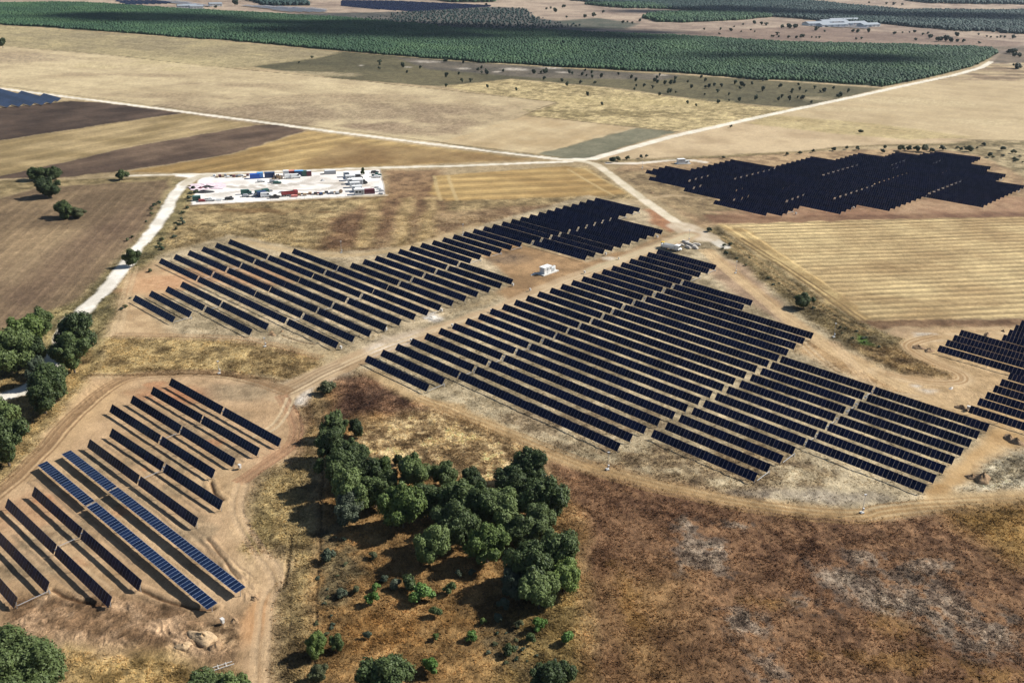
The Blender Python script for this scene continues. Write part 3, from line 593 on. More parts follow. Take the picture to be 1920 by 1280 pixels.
# mottling of the sward (the plants' own colour), stronger where it is rough
mt = (n_fin-0.5)*1.0+(n_sml-0.5)*0.9
ALB *= (1+RGH*0.95*mt)[:, None].clip(0.4, 1.8)
dk = sstep(0.60, 0.74, fbm(GX, GY, 3.0, 3, 91))*np.clip(RGH-0.25, 0, 1)*0.45
ALB *= (1-dk)[:, None]
ALB = ALB.clip(0.01, 0.85)
TUFT = np.ones(NV, np.float32)
for px in ([(0, 1100), (100, 1100), (240, 1110), (330, 1125), (380, 1150), (460, 1150), (450, 1255), (300, 1240), (120, 1215), (0, 1200), (-100, 1200), (-100, 1100)], [(535, 715), (640, 690), (650, 700), (600, 720), (570, 760), (545, 760)]):
    P = [tuple(at(x, y)) for x, y in px]; idx = near(P, 3); TUFT[idx] *= (poly_sd(P, GX[idx], GY[idx]) < 0)
vv = np.stack([GX, GY, HGT], 1)
ii = (np.arange(ys.size-1)[:, None]*NI+np.arange(NI-1)[None, :]).ravel()
fc = np.stack([ii, ii+1, ii+NI+1, ii+NI], 1).astype(np.int32)

gm = bpy.data.materials.new('dry_ground'); gm.use_nodes = True; n = gm.node_tree; b = n.nodes['Principled BSDF']
b.inputs['Roughness'].default_value = 0.95; b.inputs['Specular IOR Level'].default_value = 0.1
at_ = n.nodes.new('ShaderNodeVertexColor'); at_.layer_name = 'soil_colour'
ar = n.nodes.new('ShaderNodeAttribute'); ar.attribute_name = 'coarseness'
gp = n.nodes.new('ShaderNodeNewGeometry')
def nz_(scale, det, rough=0.6):
    t = n.nodes.new('ShaderNodeTexNoise'); t.inputs['Scale'].default_value = scale; t.inputs['Detail'].default_value = det
    t.inputs['Roughness'].default_value = rough; n.links.new(gp.outputs['Position'], t.inputs['Vector']); return t.outputs['Fac']
def m_(op, a, c=None, d=None):
    q = n.nodes.new('ShaderNodeMath'); q.operation = op
    for i, v in enumerate((a, c, d)):
        if v is None: continue
        if isinstance(v, (int, float)): q.inputs[i].default_value = v
        else: n.links.new(v, q.inputs[i])
    return q.outputs[0]
f1 = nz_(0.9, 6, .8); f2 = nz_(3.5, 4, .8)
mp_ = n.nodes.new('ShaderNodeMapping'); mp_.inputs['Rotation'].default_value = (0, 0, .62); mp_.inputs['Scale'].default_value = (3.0, .8, 1)
ts = n.nodes.new('ShaderNodeTexNoise'); ts.inputs['Scale'].default_value = .8; ts.inputs['Detail'].default_value = 5; ts.inputs['Roughness'].default_value = .75; ts.inputs['Distortion'].default_value = .8
n.links.new(gp.outputs['Position'], mp_.inputs[0]); n.links.new(mp_.outputs[0], ts.inputs['Vector'])
f3 = ts.outputs['Fac']
mix = m_('ADD', m_('MULTIPLY', m_('SUBTRACT', f3, 0.5), 1.8), m_('ADD', m_('MULTIPLY', m_('SUBTRACT', f1, 0.5), 1.6), m_('MULTIPLY', m_('SUBTRACT', f2, 0.5), 1.8)))
k_ = m_('MULTIPLY_ADD', ar.outputs['Fac'], 1.12, 0.16)
fac = m_('MAXIMUM', m_('MULTIPLY_ADD', mix, k_, 1.0), 0.3)
vs = n.nodes.new('ShaderNodeVectorMath'); vs.operation = 'SCALE'; n.links.new(at_.outputs['Color'], vs.inputs[0]); n.links.new(fac, vs.inputs['Scale'])
n.links.new(vs.outputs[0], b.inputs['Base Color'])
bp = n.nodes.new('ShaderNodeBump'); bp.inputs['Distance'].default_value = 0.35
n.links.new(m_('MULTIPLY_ADD', ar.outputs['Fac'], 0.9, 0.15), bp.inputs['Strength'])
n.links.new(m_('ADD', m_('MULTIPLY', f3, 0.7), m_('ADD', f1, m_('MULTIPLY', f2, 0.5))), bp.inputs['Height']); n.links.new(bp.outputs[0], b.inputs['Normal'])
gme = npmesh('ground', vv, fc.ravel(), 4, [gm], True)
ca = gme.color_attributes.new('soil_colour', 'FLOAT_COLOR', 'POINT')
ca.data.foreach_set('color', np.concatenate([ALB, np.ones((NV, 1), np.float32)], 1).ravel().astype(np.float32))
ra = gme.attributes.new('coarseness', 'FLOAT', 'POINT'); ra.data.foreach_set('value', RGH.astype(np.float32))
g_o = bpy.data.objects.new('ground', gme); COL.objects.link(g_o); tag(g_o, kind='structure')
g_o['label'] = 'dry plain of straw fields, bare soil and pale gravel tracks'
def zat(x, y):
    j = int(np.searchsorted(ys, y)); j = min(max(j, 1), ys.size-1); j -= 1 if abs(ys[j-1]-y) < abs(ys[j]-y) else 0
    i = int(round(float(np.interp(x/half(ys[j]), xs, np.arange(NI))))); i = min(max(i, 0), NI-1); return float(HGT[j*NI+i])
# ------------------------------------------------------------------ solar trackers
MODW, MODL, AXZ = 1.134, 2.28, 1.6
ORD = ['first', 'second', 'third', 'fourth', 'fifth', 'sixth', 'seventh', 'eighth', 'ninth', 'tenth', 'eleventh', 'twelfth', 'thirteenth', 'fourteenth', 'fifteenth', 'sixteenth', 'seventeenth', 'eighteenth', 'nineteenth', 'twentieth', 'twenty-first', 'twenty-second', 'twenty-third', 'twenty-fourth', 'twenty-fifth', 'twenty-sixth', 'twenty-seventh', 'twenty-eighth', 'twenty-ninth', 'thirtieth', 'thirty-first', 'thirty-second', 'thirty-third', 'thirty-fourth', 'thirty-fifth', 'thirty-sixth', 'thirty-seventh', 'thirty-eighth', 'thirty-ninth', 'fortieth', 'forty-first', 'forty-second', 'forty-third']
_tab = {}
def table_mesh(n, wide=MODL, pitch=MODW, gl=None):
    gl = gl or PANEL; key = (n, wide, pitch, gl.name)
    if key in _tab: return _tab[key]
    vs = []; fs = []; uv = []; mi = []
    g = 0.012*pitch; hw = wide/2; t = 0.035
    for i in range(n):
        x0 = i*pitch+g; x1 = (i+1)*pitch-g; b = len(vs)
        for z in (-t, 0.0):
            for x, y in ((x0, -hw), (x1, -hw), (x1, hw), (x0, hw)): vs.append((x, y, z+0.10))
        for q, u in (((4, 5, 6, 7), ((i+.001, 0), (i+.999, 0), (i+.999, 1), (i+.001, 1))),):
            fs.append(tuple(b+k for k in q)); uv += u; mi.append(0)
        for q in ((3, 2, 1, 0), (0, 1, 5, 4), (1, 2, 6, 5), (2, 3, 7, 6), (3, 0, 4, 7)):
            fs.append(tuple(b+k for k in q)); uv += [(0, 0)]*4; mi.append(1)
    me = bpy.data.meshes.new('panel_table'); me.from_pydata(vs, [], fs); me.materials.append(gl); me.materials.append(PFRAME)
    me.polygons.foreach_set('material_index', mi)
    l = me.uv_layers.new(name='UVMap'); l.data.foreach_set('uv', np.array(uv, np.float32).ravel()); me.update()
    _tab[key] = me; return me
_post = MB(); _post.box(-.07, .07, -.05, .05, -0.4, AXZ-.05); _post.box(-.11, .11, -.12, .12, AXZ-.16, AXZ+.02)
POST = _post.mesh('post', STEEL)
_drv = MB(); _drv.box(-.16, .16, -.2, .2, AXZ-.35, AXZ+.12); _drv.tube((-.3, 0, AXZ-.1), (.3, 0, AXZ-.1), .13, n=8); DRIVE = _drv.mesh('drive_motor', STEEL)
_tub = {}
def tube_mesh(L):
    k = round(L, 1)
    if k not in _tub:
        m = MB(); m.box(0, k, -.065, .065, AXZ-.065, AXZ+.065); _tub[k] = m.mesh('torque_tube', STEEL)
    return _tub[k]
_sh = MB(); _sh.tube((0, -S+.25, AXZ-.75), (0, -.2, AXZ-.75), .075, n=6); _sh.box(-.08, .08, -.14, .14, -.3, AXZ-.6); SHAFT = _sh.mesh('drive_shaft', STEEL)
_arm = MB(); _arm.box(-.05, .05, -MODL/2, MODL/2, -.02, .06); ARM = _arm.mesh('cross_rail', STEEL)
trackers = []
def tracker(p0, rz, wings, tilt, label, group, shaft=False, posts=True, end_shaft=False, tone=None):
    """p0: foot under the upper left end of the torque tube; wings: list of (offset, modules) along the tube"""
    t = empty('solar_tracker', V3(p0), rz); tag(t, label, 'solar tracker', group)
    L = wings[-1][0]+wings[-1][1]*MODW
    link('torque_tube', tube_mesh(L), t)
    for off, nmod in wings:
        link('panel_table', table_mesh(nmod, gl=tone), t, (off, 0, AXZ), (tilt, 0, 0))
    if posts:
        npst = max(2, int(L/7.2)+1)
        for i in range(npst):
            link('post', POST, t, (0.35+(L-0.7)*i/(npst-1), 0, 0))
    if len(wings) > 1:
        gx = (wings[0][0]+wings[0][1]*MODW+wings[1][0])/2
        link('drive_motor', DRIVE, t, (gx, 0, 0)); link('cross_rail', ARM, t, (gx+.25, 0, AXZ+.08), (tilt, 0, 0))
    if shaft:
        link('drive_shaft', SHAFT, t, ((gx-.3) if len(wings) > 1 else L+.15, 0, 0))
    trackers.append(t); return t
def wings_from(bounds, gap=0.16):
    """bounds in pitch units along the row -> (offset, modules) list"""
    out = []; u0 = bounds[0]
    for i in range(len(bounds)-1):
        a = bounds[i]+(gap/2 if i else 0); b = bounds[i+1]-(gap/2 if i < len(bounds)-2 else 0)
        n = max(1, int(round((b-a)*S/MODW))); mid = (a+b)/2-u0
        out.append((mid*S-n*MODW/2, n))
    return out
def place_row(uL, v, bounds, m, tilt, label, group, **kw):
    """v: measured position of the upper panel edge at uL; bounds[0] the tracker's own start"""
    vs_ = v+m*(bounds[0]-uL); dv = math.cos(tilt)*MODL/2/S
    p = grid(bounds[0], vs_)*((H-(AXZ+math.sin(tilt)*MODL/2+.06))/(H-2.8))-V*dv*S
    return tracker(p, TH+math.atan(m), wings_from(bounds), tilt, label, group, **kw)
def ip(x, xs_, ys_): return float(np.interp(x, xs_, ys_))

# near-left array: each row from its own measured upper edge
GA = 'solar trackers of the near-left array'
rowsA = [((322, 708), (417, 764), (528.5, 821.8), 0), ((288, 724), (379, 779.6), (488, 839), 0), ((250, 740.5), (340, 797), (442.6, 859), 0),
         ((211, 757), (300.8, 814.8), (404.7, 880), 0), ((211, 802), (306, 867.5), (419, 938), 0), ((169, 822), (262.5, 890), (372.7, 970), 0),
         ((132.5, 843.7), (220.5, 912), (461, 1100), 1), ((88, 864), (174.5, 938.5), (408, 1130), 1), ((65.6, 911), (156, 990.5), (267, 1087), 0),
         ((15.6, 933), (103.5, 1019), (211, 1118), 0), ((-86, 909), None, (93.7, 1090), 0), ((-130, 935), None, (34, 1119.5), 0)]
LA = ['Steep black tracker, uppermost of the near-left array, nearest the dirt road fork',
      'Steep black solar tracker just below the uppermost one of the near-left array',
      'Steep black solar tracker ending at the small white box on the near-left loop track',
      'Steep black solar tracker starting above the notch in the near-left array, fourth from its top',
      'Short-trench solar tracker with black panels, fifth from the top of the near-left array',
      'Black solar tracker lying directly above the two blue flat ones of the near-left array',
      'Upper of the two long blue solar trackers laid nearly flat',
      'Lower of the two long blue solar trackers laid nearly flat',
      'Black solar tracker directly below the two blue flat ones',
      'Black solar tracker joined by a link bar to the one below the flat blue pair',
      'Black solar tracker cut by the left edge of the photo, ending where a trench begins',
      'Black solar tracker at the lower left corner of its array, mostly outside the photo']
for k, (a, g, b, flat) in enumerate(rowsA):
    tilt = R_(5.3) if flat else R_(58 if k < 5 else 62)
    zt = AXZ+math.sin(tilt)*MODL/2+.05
    A = at(*a, zt); B = at(*b, zt); d = (B-A)/np.linalg.norm(B-A); nrm = np.array([-d[1], d[0]])
    off = math.cos(tilt)*MODL/2; L = np.linalg.norm(B-A)
    n_all = int(round((L-0.9)/MODW))
    if g is not None: n1 = int(round(np.linalg.norm(at(*g, zt)-A)/MODW))
    else: n1 = n_all-22; n1 = max(n1, 1)
    n2 = n_all-n1; gapw = L-n_all*MODW
    wg = [(0, n1), (n1*MODW+gapw, n2)]
    if k == 10 or k == 11: wg = [(L-22*MODW, 22)]; A = A+d*(L-22*MODW); wg = [(0, 22)]
    tracker(A-nrm*off, math.atan2(d[1], d[0]), wg, tilt, LA[k], GA, shaft=(k in (2, 4, 8)) or k == 10, tone=PANELB if flat else None)

# middle-left array
GB = 'solar trackers of the middle-left array'
rowsB = [(21.57, [-47.13, -42.7]), (22.55, [-47.18, -42.72]), (23.55, [-47.22, -42.97, -38.38]), (24.54, [-47.3, -42.95, -38.4])]
for i, v in enumerate((25.79, 26.83, 27.85, 28.89, 29.92, 30.96)):
    rowsB.append((v, [-52.05-.09*i, -47.47-.1*i, -42.92-.05*i, -38.36-.04*i, -33.95]))
rowsB += [(31.80, [-47.91, -43.21, -38.58, -33.95]), (32.77, [-47.91, -43.22, -38.52, -33.95])]
for v in (33.66, 34.66, 35.64, 36.64, 37.62, 38.6): rowsB.append((v, [-43.12, -38.55, -33.97]))
for v in (39.55, 40.5, 41.44, 42.41, 43.41, 44.36): rowsB.append((v, [ip(v, [39, 44], [-43.07, -42.87]), -38.45]))
for v in (45.3, 46.2, 47.15, 48.1, 49.07, 50.04, 50.99, 51.92, 52.83, 53.74): rowsB.append((v, [ip(v, [45, 54], [-42.84, -42.4]), ip(v, [45, 54], [-38.24, -37.88]), ip(v, [45, 54], [-33.62, -33.38])]))
for v in (54.65, 55.57, 56.49, 57.4): rowsB.append((v, [ip(v, [54, 57.5], [-42.35, -42.16]), -37.8]))
nB = len(rowsB); cnt = {}
for k, (v, bd) in enumerate(rowsB):
    m = ip(v, [25, 32, 45], [-.02, -.015, 0.0])
    if k < 4: where = f'{ORD[k]} short row by the orange patch, near end of the middle-left array'
    elif k < 12: where = f'{ORD[k]} row from the near end of the middle-left array'
    elif k < 24: where = f'{ORD[k-12]} row beyond the stepped corner of the middle-left array'
    else: where = f'{ORD[nB-1-k]} row from the far end of the middle-left array'
    groups = [bd] if len(bd) <= 3 else ([bd[:3], bd[2:]])
    for j, bb in enumerate(groups):
        s_ = '' if len(groups) == 1 else (', left half' if j == 0 else ', right half')
        place_row(bd[0], v, bb, m, R_(51), f'Dark tracker, {where}{s_}', GB, shaft=(k % 2 == 1))

# big central array
GC = 'solar trackers of the big central array'
for k in range(26):
    v = 25.45+.974*k; m = -.022
    uL = ip(v, [25, 34, 43, 50], [-31.78, -31.69, -31.4, -31.2]); c1 = ip(v, [25, 45, 50], [-27.3, -26.69, -26.64])
    c3 = ip(v, [29, 40, 44], [-17.9, -17.3, -17.28]); c3r = ip(v, [29, 34, 40], [-17.55, -17.38, -17.15])
    if k < 2: b1 = [uL, c1]
    elif k < 20: b1 = [uL, c1, c3]
    elif k < 22: b1 = [uL, c1, -21.98]
    else: b1 = [uL, c1]
    where = f'{ORD[k]} row from the near end of the big central array' if k < 13 else f'{ORD[25-k]} row from the far end of the big central array'
    place_row(uL, v, b1, m, R_(51), f'Dark tracker, {where}, roadside part', GC, shaft=(k % 2 == 1))
    if 4 <= k <= 15:
        c4 = ip(v, [29, 32, 37], [-12.8, -12.58, -12.45]); c5 = ip(v, [32.8, 39.8], [-7.7, -7.42])
        place_row(uL, v, [c3r, c4] if k < 8 else [c3r, c4, c5], m, R_(51),
                  f'Dark tracker, {ORD[k-4]} row from the near edge, right-hand part of the big central array', GC, shaft=(k % 2 == 1))

# array at the right edge
GE = 'solar trackers at the right edge'
rowsE = [(40.82, -8.55), (41.89, -8.5), (42.82, -8.44), (43.82, -8.39), (44.77, -8.36), (45.8, -8.28), (46.77, -11.92), (47.81, -11.87), (48.77, -11.82), (49.75, -11.8), (50.72, -9.93), (51.7, -9.9), (52.68, -9.86), (53.62, -9.81), (54.58, -9.78), (55.55, -9.75)]
for k, (v, uL) in enumerate(rowsE):
    where = f'{ORD[k]} row from the near end of the array cut by the right edge' if k < 6 else (f'{ORD[k-6]} of the four rows that step out left in the right-edge array' if k < 10 else f'{ORD[k-10]} row beyond the step in the right-edge array')
    place_row(uL, v, [uL, uL+4.7, uL+9.4], -.022, R_(51), f'Dark tracker, {where}', GE, shaft=(k % 2 == 1))

# wide array beyond the junction
GD = 'solar trackers of the wide far array'
rowsD = [(63.77, -35.07), (64.65, -35.05), (65.5, -38.9), (66.6, -43.15), (67.55, -43.1)]
rowsD += [(68.54+.875*i, ip(i, [0, 3], [-44.82, -44.55]) if i < 4 else ip(i, [4, 11], [-42.37, -41.79])) for i in range(12)]
rowsD += [(79.15+.87*i, ip(i, [0, 7], [-37.6, -37.1])) for i in range(8)]
rowsD += [(86.1+.86*i, ip(i, [0, 5], [-34.84, -34.53])) for i in range(6)]
rowsD += [(91.25+.87*i, -32.1) for i in range(4)]+[(94.7, -30.0), (95.55, -30.0), (96.4, -29.5), (97.2, -29.4)]
def rightD(v):
    for hi, u in ((64.2, -30.4), (67.4, -29.5), (71.7, -26.5), (78.6, ip(v, [72, 78.6], [-24.15, -23.7])), (88.75, ip(v, [79, 88], [-19.17, -18.65])), (91.85, -21.1), (94.7, -23.05), (200, -25.1)):
        if v < hi: return u
for k, (v, uL) in enumerate(rowsD):
    m = ip(v, [64, 72, 85, 97], [-.03, 0.0, .06, .13]); uR = -27
    for _ in range(4): uR = rightD(v+m*(uR-uL))
    cells = max(1, int(round((uR-uL)/4.72))); bd = [uL+(uR-uL)*i/cells for i in range(cells+1)]
    side = 'near' if k < 20 else 'far'; kk = k if k < 20 else len(rowsD)-1-k
    i = 0; parts_ = []
    while i < cells:
        j = min(i+2, cells); parts_.append(bd[i:j+1]); i = j
    for q, bb in enumerate(parts_):
        pos = {1: ['']}.get(len(parts_), None) or ([', left part', ', right part'] if len(parts_) == 2 else [', left part', ', middle part', ', right part'])
        place_row(uL, v, bb, m, R_(48), f'Dark tracker, {ORD[kk]} row from the {side} end of the wide far array{pos[q]}', GD, shaft=(k % 2 == 1 and q > 0))
print('trackers', len(trackers))

# arrays in the distance: long fixed rows, clipped to each array's outline
def far_rows(px, pitch, wide, tilt, label, group, gl=None):
    P = np.array([at(x, y) for x, y in px]); lu = P@U; lv = P@V; c = 0; pl = [tuple(p) for p in P]
    nrow = max(1, int((lv.max()-lv.min())/pitch))
    for i in range(nrow):
        v = lv.min()+pitch*(i+.5); ss = np.linspace(lu.min(), lu.max(), 240); X = ss*U[0]+v*V[0]; Y = ss*U[1]+v*V[1]
        ins = poly_sd(pl, X, Y) > 0
        if ins.sum() < 3: continue
        e = np.nonzero(ins)[0]; a, b = ss[e[0]], ss[e[-1]]
        n = int((b-a)/2.27)
        if n < 3: continue
        p = a*U+v*V; t = empty('solar_row', V3(p), TH); tag(t, label, 'solar row', group)
        link('panel_table', table_mesh(n, wide, 2.27, gl), t, (0, 0, 1.6), (tilt, 0, 0))
        mb = MB(); 
        for q in range(0, n, 6): mb.box(q*2.27+1, q*2.27+1.15, -.08, .08, -.3, 1.6)
        link('support_frame', mb.mesh('support_frame', STEEL), t); c += 1
    return c
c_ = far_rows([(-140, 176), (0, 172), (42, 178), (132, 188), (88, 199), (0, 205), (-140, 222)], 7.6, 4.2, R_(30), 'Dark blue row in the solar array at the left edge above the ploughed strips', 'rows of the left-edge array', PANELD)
c_ += far_rows([(640, 3), (735, 4), (925, 13), (870, 17), (780, 23), (700, 18), (640, 12)], 9.0, 5.5, R_(30), 'Dark blue row in the distant solar array above the pine forest, top centre', 'rows of the distant navy array')
c_ += far_rows([(217, 3), (300, 3), (325, 8), (240, 10)], 11.0, 5.5, R_(30), 'Dark blue row in the small distant solar array near the top left', 'rows of the small distant navy array')
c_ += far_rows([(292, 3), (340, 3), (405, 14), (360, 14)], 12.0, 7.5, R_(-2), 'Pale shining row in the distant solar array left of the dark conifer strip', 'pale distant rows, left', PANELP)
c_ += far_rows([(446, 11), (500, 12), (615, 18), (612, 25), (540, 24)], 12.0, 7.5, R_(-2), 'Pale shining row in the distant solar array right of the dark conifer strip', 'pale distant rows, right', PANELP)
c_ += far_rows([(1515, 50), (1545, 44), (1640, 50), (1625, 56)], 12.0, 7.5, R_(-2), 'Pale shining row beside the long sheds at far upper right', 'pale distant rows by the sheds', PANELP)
print('far rows', c_)
# ------------------------------------------------------------------ trees
def fol_mesh(seed, rx, rz, nleaf, leaf, nlobe=11, core=True, mats=None, flat=0.0, name='crown'):
    """crown: leaf sprays on many overlapping lobes; local origin at the crown's middle"""
    rng = np.random.RandomState(seed)
    d = rng.normal(size=(nlobe, 3)); d /= np.linalg.norm(d, axis=1)[:, None]
    d[:, 2] = d[:, 2]*0.8+0.15
    rr = rng.uniform(0.4, 0.92, nlobe); C = d*rr[:, None]*np.array([rx, rx, rz]); C[0] = (0, 0, rz*.25)
    Rl = rng.uniform(0.14, 0.38, nlobe)*rx if nlobe > 12 else rng.uniform(0.2, 0.46, nlobe)*rx
    Rl[0] = .5*rx
    asp = min(1.25, rz/rx)
    pr = Rl**2/np.sum(Rl**2); li = rng.choice(nlobe, nleaf*2, p=pr)
    dd = rng.normal(size=(nleaf*2, 3)); dd /= np.linalg.norm(dd, axis=1)[:, None]
    ph = rng.uniform(0, 6.28, (nlobe, 3)); bump = 1+0.16*np.sin(dd[:, 0]*7+ph[li, 0])*np.sin(dd[:, 1]*7+ph[li, 1])+.1*np.sin(dd[:, 2]*11+ph[li, 2])
    P = C[li]+dd*(Rl[li]*rng.uniform(0.78, 1.10, nleaf*2)*bump)[:, None]*np.array([1, 1, asp])
    inside = np.zeros(nleaf*2, bool)
    for k in range(nlobe):
        q = np.sqrt((((P-C[k])/np.array([1, 1, asp]))**2).sum(1)); inside |= (q < Rl[k]*0.72) & (li != k)
    P = P[~inside][:nleaf]; dd = dd[~inside][:nleaf]; n = len(P)
    keep = P[:, 2] > -rz*0.82; P = P[keep]; dd = dd[keep]; n = len(P)
    nr = dd+rng.normal(size=(n, 3))*0.45+np.array([0, 0, .35]); nr /= np.linalg.norm(nr, axis=1)[:, None]
    a = np.cross(nr, rng.normal(size=(n, 3))); a /= np.linalg.norm(a, axis=1)[:, None]; c = np.cross(nr, a)
    s1 = leaf*rng.uniform(.6, 1.35, n)[:, None]; s2 = s1*rng.uniform(.5, .9, n)[:, None]
    v = np.stack([P-a*s1, P-c*s2+nr*s1*.15, P+a*s1, P+c*s2+nr*s1*.15], 1).reshape(-1, 3)
    f = np.arange(n*4)
    if core:
        bm = bmesh.new(); vs = []; fs = []
        for k in range(nlobe):
            b2 = bmesh.new(); bmesh.ops.create_icosphere(b2, subdivisions=1, radius=Rl[k]*0.74)
            base = len(v)+len(vs)
            for q in b2.verts: vs.append((q.co.x+C[k, 0], q.co.y+C[k, 1], q.co.z*asp+C[k, 2]))
            for q in b2.faces:
                i3 = [base+w_.index for w_ in q.verts]; fs.append(i3+[i3[2]])
            b2.free()
        bm.free()
        v = np.concatenate([v, np.array(vs)]);
        # cores as real triangles in a second pass
        me = bpy.data.meshes.new(name); nq = n; ntri = len(fs)
        me.vertices.add(len(v)); me.vertices.foreach_set('co', v.astype(np.float32).ravel())
        loops = np.concatenate([f, np.array([q[:3] for q in fs]).ravel()]).astype(np.int32)
        me.loops.add(len(loops)); me.loops.foreach_set('vertex_index', loops)
        me.polygons.add(nq+ntri); me.polygons.foreach_set('loop_start', np.concatenate([np.arange(nq)*4, nq*4+np.arange(ntri)*3]).astype(np.int32))
        me.polygons.foreach_set('loop_total', np.concatenate([np.full(nq, 4), np.full(ntri, 3)]).astype(np.int32))
        me.update(calc_edges=True)
    else:
        me = npmesh(name, v, f, 4, [])
    return me
def trunk_mesh(seed, h, r, spread):
    rnd = random.Random(seed); m = MB(); top = Vector((rnd.uniform(-.3, .3), rnd.uniform(-.3, .3), h*.55))
    m.tube((0, 0, -.3), top*.5, r, r*.8, 8, cap=False); m.tube(top*.5, top, r*.8, r*.55, 8, cap=False)
    for i in range(5):
        a = i*1.26+rnd.uniform(-.3, .3); e = Vector((math.cos(a)*spread*.6, math.sin(a)*spread*.6, h*rnd.uniform(.62, .9))); s = top*rnd.uniform(.55, 1)
        md = (s+e)/2+Vector((0, 0, .25)); m.tube(s, md, r*.42, r*.28, 6, cap=False); m.tube(md, e, r*.28, r*.1, 6, cap=False)
    return m.mesh('trunk', BARK, True)
# unit prototypes: crown radius 1 -> scaled per tree
PROTO = {}
def protos(kind):
    if kind in PROTO: return PROTO[kind]
    cfg = {'oak': (8, 5.0, 4.9, 13000, .24, 34), 'big': (1, 5.0, 4.6, 34000, .15, 30), 'bush': (4, 1.6, 1.35, 1500, .16, 8), 'far': (5, 3.2, 3.0, 420, .62, 7), 'fronted': (3, 2.4, 3.6, 2600, .26, 9)}[kind]
    PROTO[kind] = [(fol_mesh(100+i*7+len(kind), cfg[1], cfg[2], cfg[3], cfg[4], cfg[5]), cfg[1], cfg[2]) for i in range(cfg[0])]
    return PROTO[kind]
TRUNKS = [trunk_mesh(5+i, 6.5, .28, 4.2) for i in range(3)]
_mc = {}
def crown_variant(kind, i, m):
    k = (kind, i, m.name)
    if k not in _mc:
        me = protos(kind)[i][0].copy(); me.materials.clear(); me.materials.append(m); _mc[k] = me
    return _mc[k]
tcount = [0]
def tree(px, py, dpx, m, label, cat='tree', group=None, name='oak_tree', kind='oak', tall=1.0, trunk=True, asp=1.0, lift=0.98):
    """crown centre and crown width read from the photograph, in its pixels"""
    g0 = at(px, py); dist_ = math.sqrt(g0[0]**2+g0[1]**2+H*H); r = dpx/2/F*dist_
    if r*2 > 18: r = 9
    pr = protos(kind); i = tcount[0] % len(pr); tcount[0] += 1
    _, rx, rz = pr[i]; s = r/rx; hz = rz*s*tall*lift
    p = at(px, py, hz)
    rnd = random.Random(tcount[0]*13+5)
    z0 = zat(*p)
    t = empty(name, (p[0], p[1], z0), rnd.uniform(0, 6.28)); tag(t, label, cat, group)
    c = link('crown', crown_variant(kind, i, m), t, (0, 0, hz)); c.scale = (s*rnd.uniform(.95, 1.15), s*asp*rnd.uniform(.85, 1.05), s*tall)
    if trunk:
        k = link('trunk', TRUNKS[i % 3], t); k.scale = (s*rx/5.0,)*2+(hz*1.05/6.5,)
    return t
GR = 'trees of the grove below the big array'
grove = [(628, 797, 42, L_DARK, 'slim dark oak at the top of the tree line beside the ditch'), (667, 802, 26, L_DARK, 'small round dark tree just right of the top of the tree line'),
 (624, 834, 48, L_DARK, 'dark oak second from the top of the tree line'), (632, 881, 62, L_OAK, 'wide grey-green oak halfway down the tree line'), (662, 852, 50, L_DARK, 'dark oak on the right flank of the tree line'),
 (682, 884, 52, L_DARK, 'dark oak where the tree line widens'), (657, 920, 64, L_OAK, 'large oak at the lower bend of the tree line'), (650, 953, 50, L_GREY, 'thin grey-green oak at the foot of the tree line'),
 (703, 922, 52, L_OAK, 'oak joining the tree line to the grove'), (746, 862, 15, L_DARK, 'tiny dark tree standing alone above the grove'), (719, 880, 34, L_GREEN, 'small bright-topped oak left of the round pale oak'),
 (732, 906, 42, L_DARK, 'shaded oak below the small bright-topped oak'), (776, 884, 58, L_OAK, 'round pale oak at the grove\'s upper left'), (832, 892, 40, L_DARK, 'narrow dark oak standing up from the grove\'s upper edge'),
 (755, 950, 70, L_GREEN, 'broad yellow-green oak on the grove\'s left side'), (809, 1020, 62, L_OAK, 'free-standing pale oak in front of the grove'), (805, 938, 58, L_DARK, 'dark oak behind the free-standing pale one'),
 (858, 938, 66, L_OAK, 'oak in the middle of the grove\'s upper row'), (884, 903, 42, L_DARK, 'small dark oak on the grove\'s upper edge'), (850, 982, 70, L_DARK, 'very dark oak in the hollow of the grove'),
 (904, 946, 68, L_OAK, 'wide oak right of the grove\'s middle'), (946, 954, 66, L_OAK, 'oak between the grove\'s middle and the tall right group'), (914, 1020, 62, L_GREEN, 'pale green oak on the grove\'s front edge'),
 (966, 912, 60, L_DARK, 'oak below the tallest crown at the grove\'s upper right'), (994, 880, 62, L_OAK, 'uppermost oak at the grove\'s upper right corner'), (1020, 936, 68, L_OAK, 'big oak on the grove\'s right shoulder'),
 (1008, 982, 58, L_DARK, 'dark oak under the right shoulder of the grove'), (972, 996, 50, L_DARK, 'dark oak beside the gap in the grove'), (1040, 1036, 74, L_OAK, 'large oak at the grove\'s right edge'),
 (992, 1064, 76, L_OAK, 'largest oak in the lower right lobe of the grove'), (1058, 1078, 56, L_GREEN, 'oak at the lower right corner of the grove'), (1012, 1106, 62, L_OAK, 'oak at the lower tip of the grove'), (962, 1096, 46, L_GREY, 'grey-green oak on the lower left of the grove\'s right lobe')]
for x, y, d, m, lb in grove: tree(x, y, d*1.14, m, lb[0].upper()+lb[1:], group=GR, tall=1.15 if d > 40 else 1.3)
GL = 'trees along the gravel road'
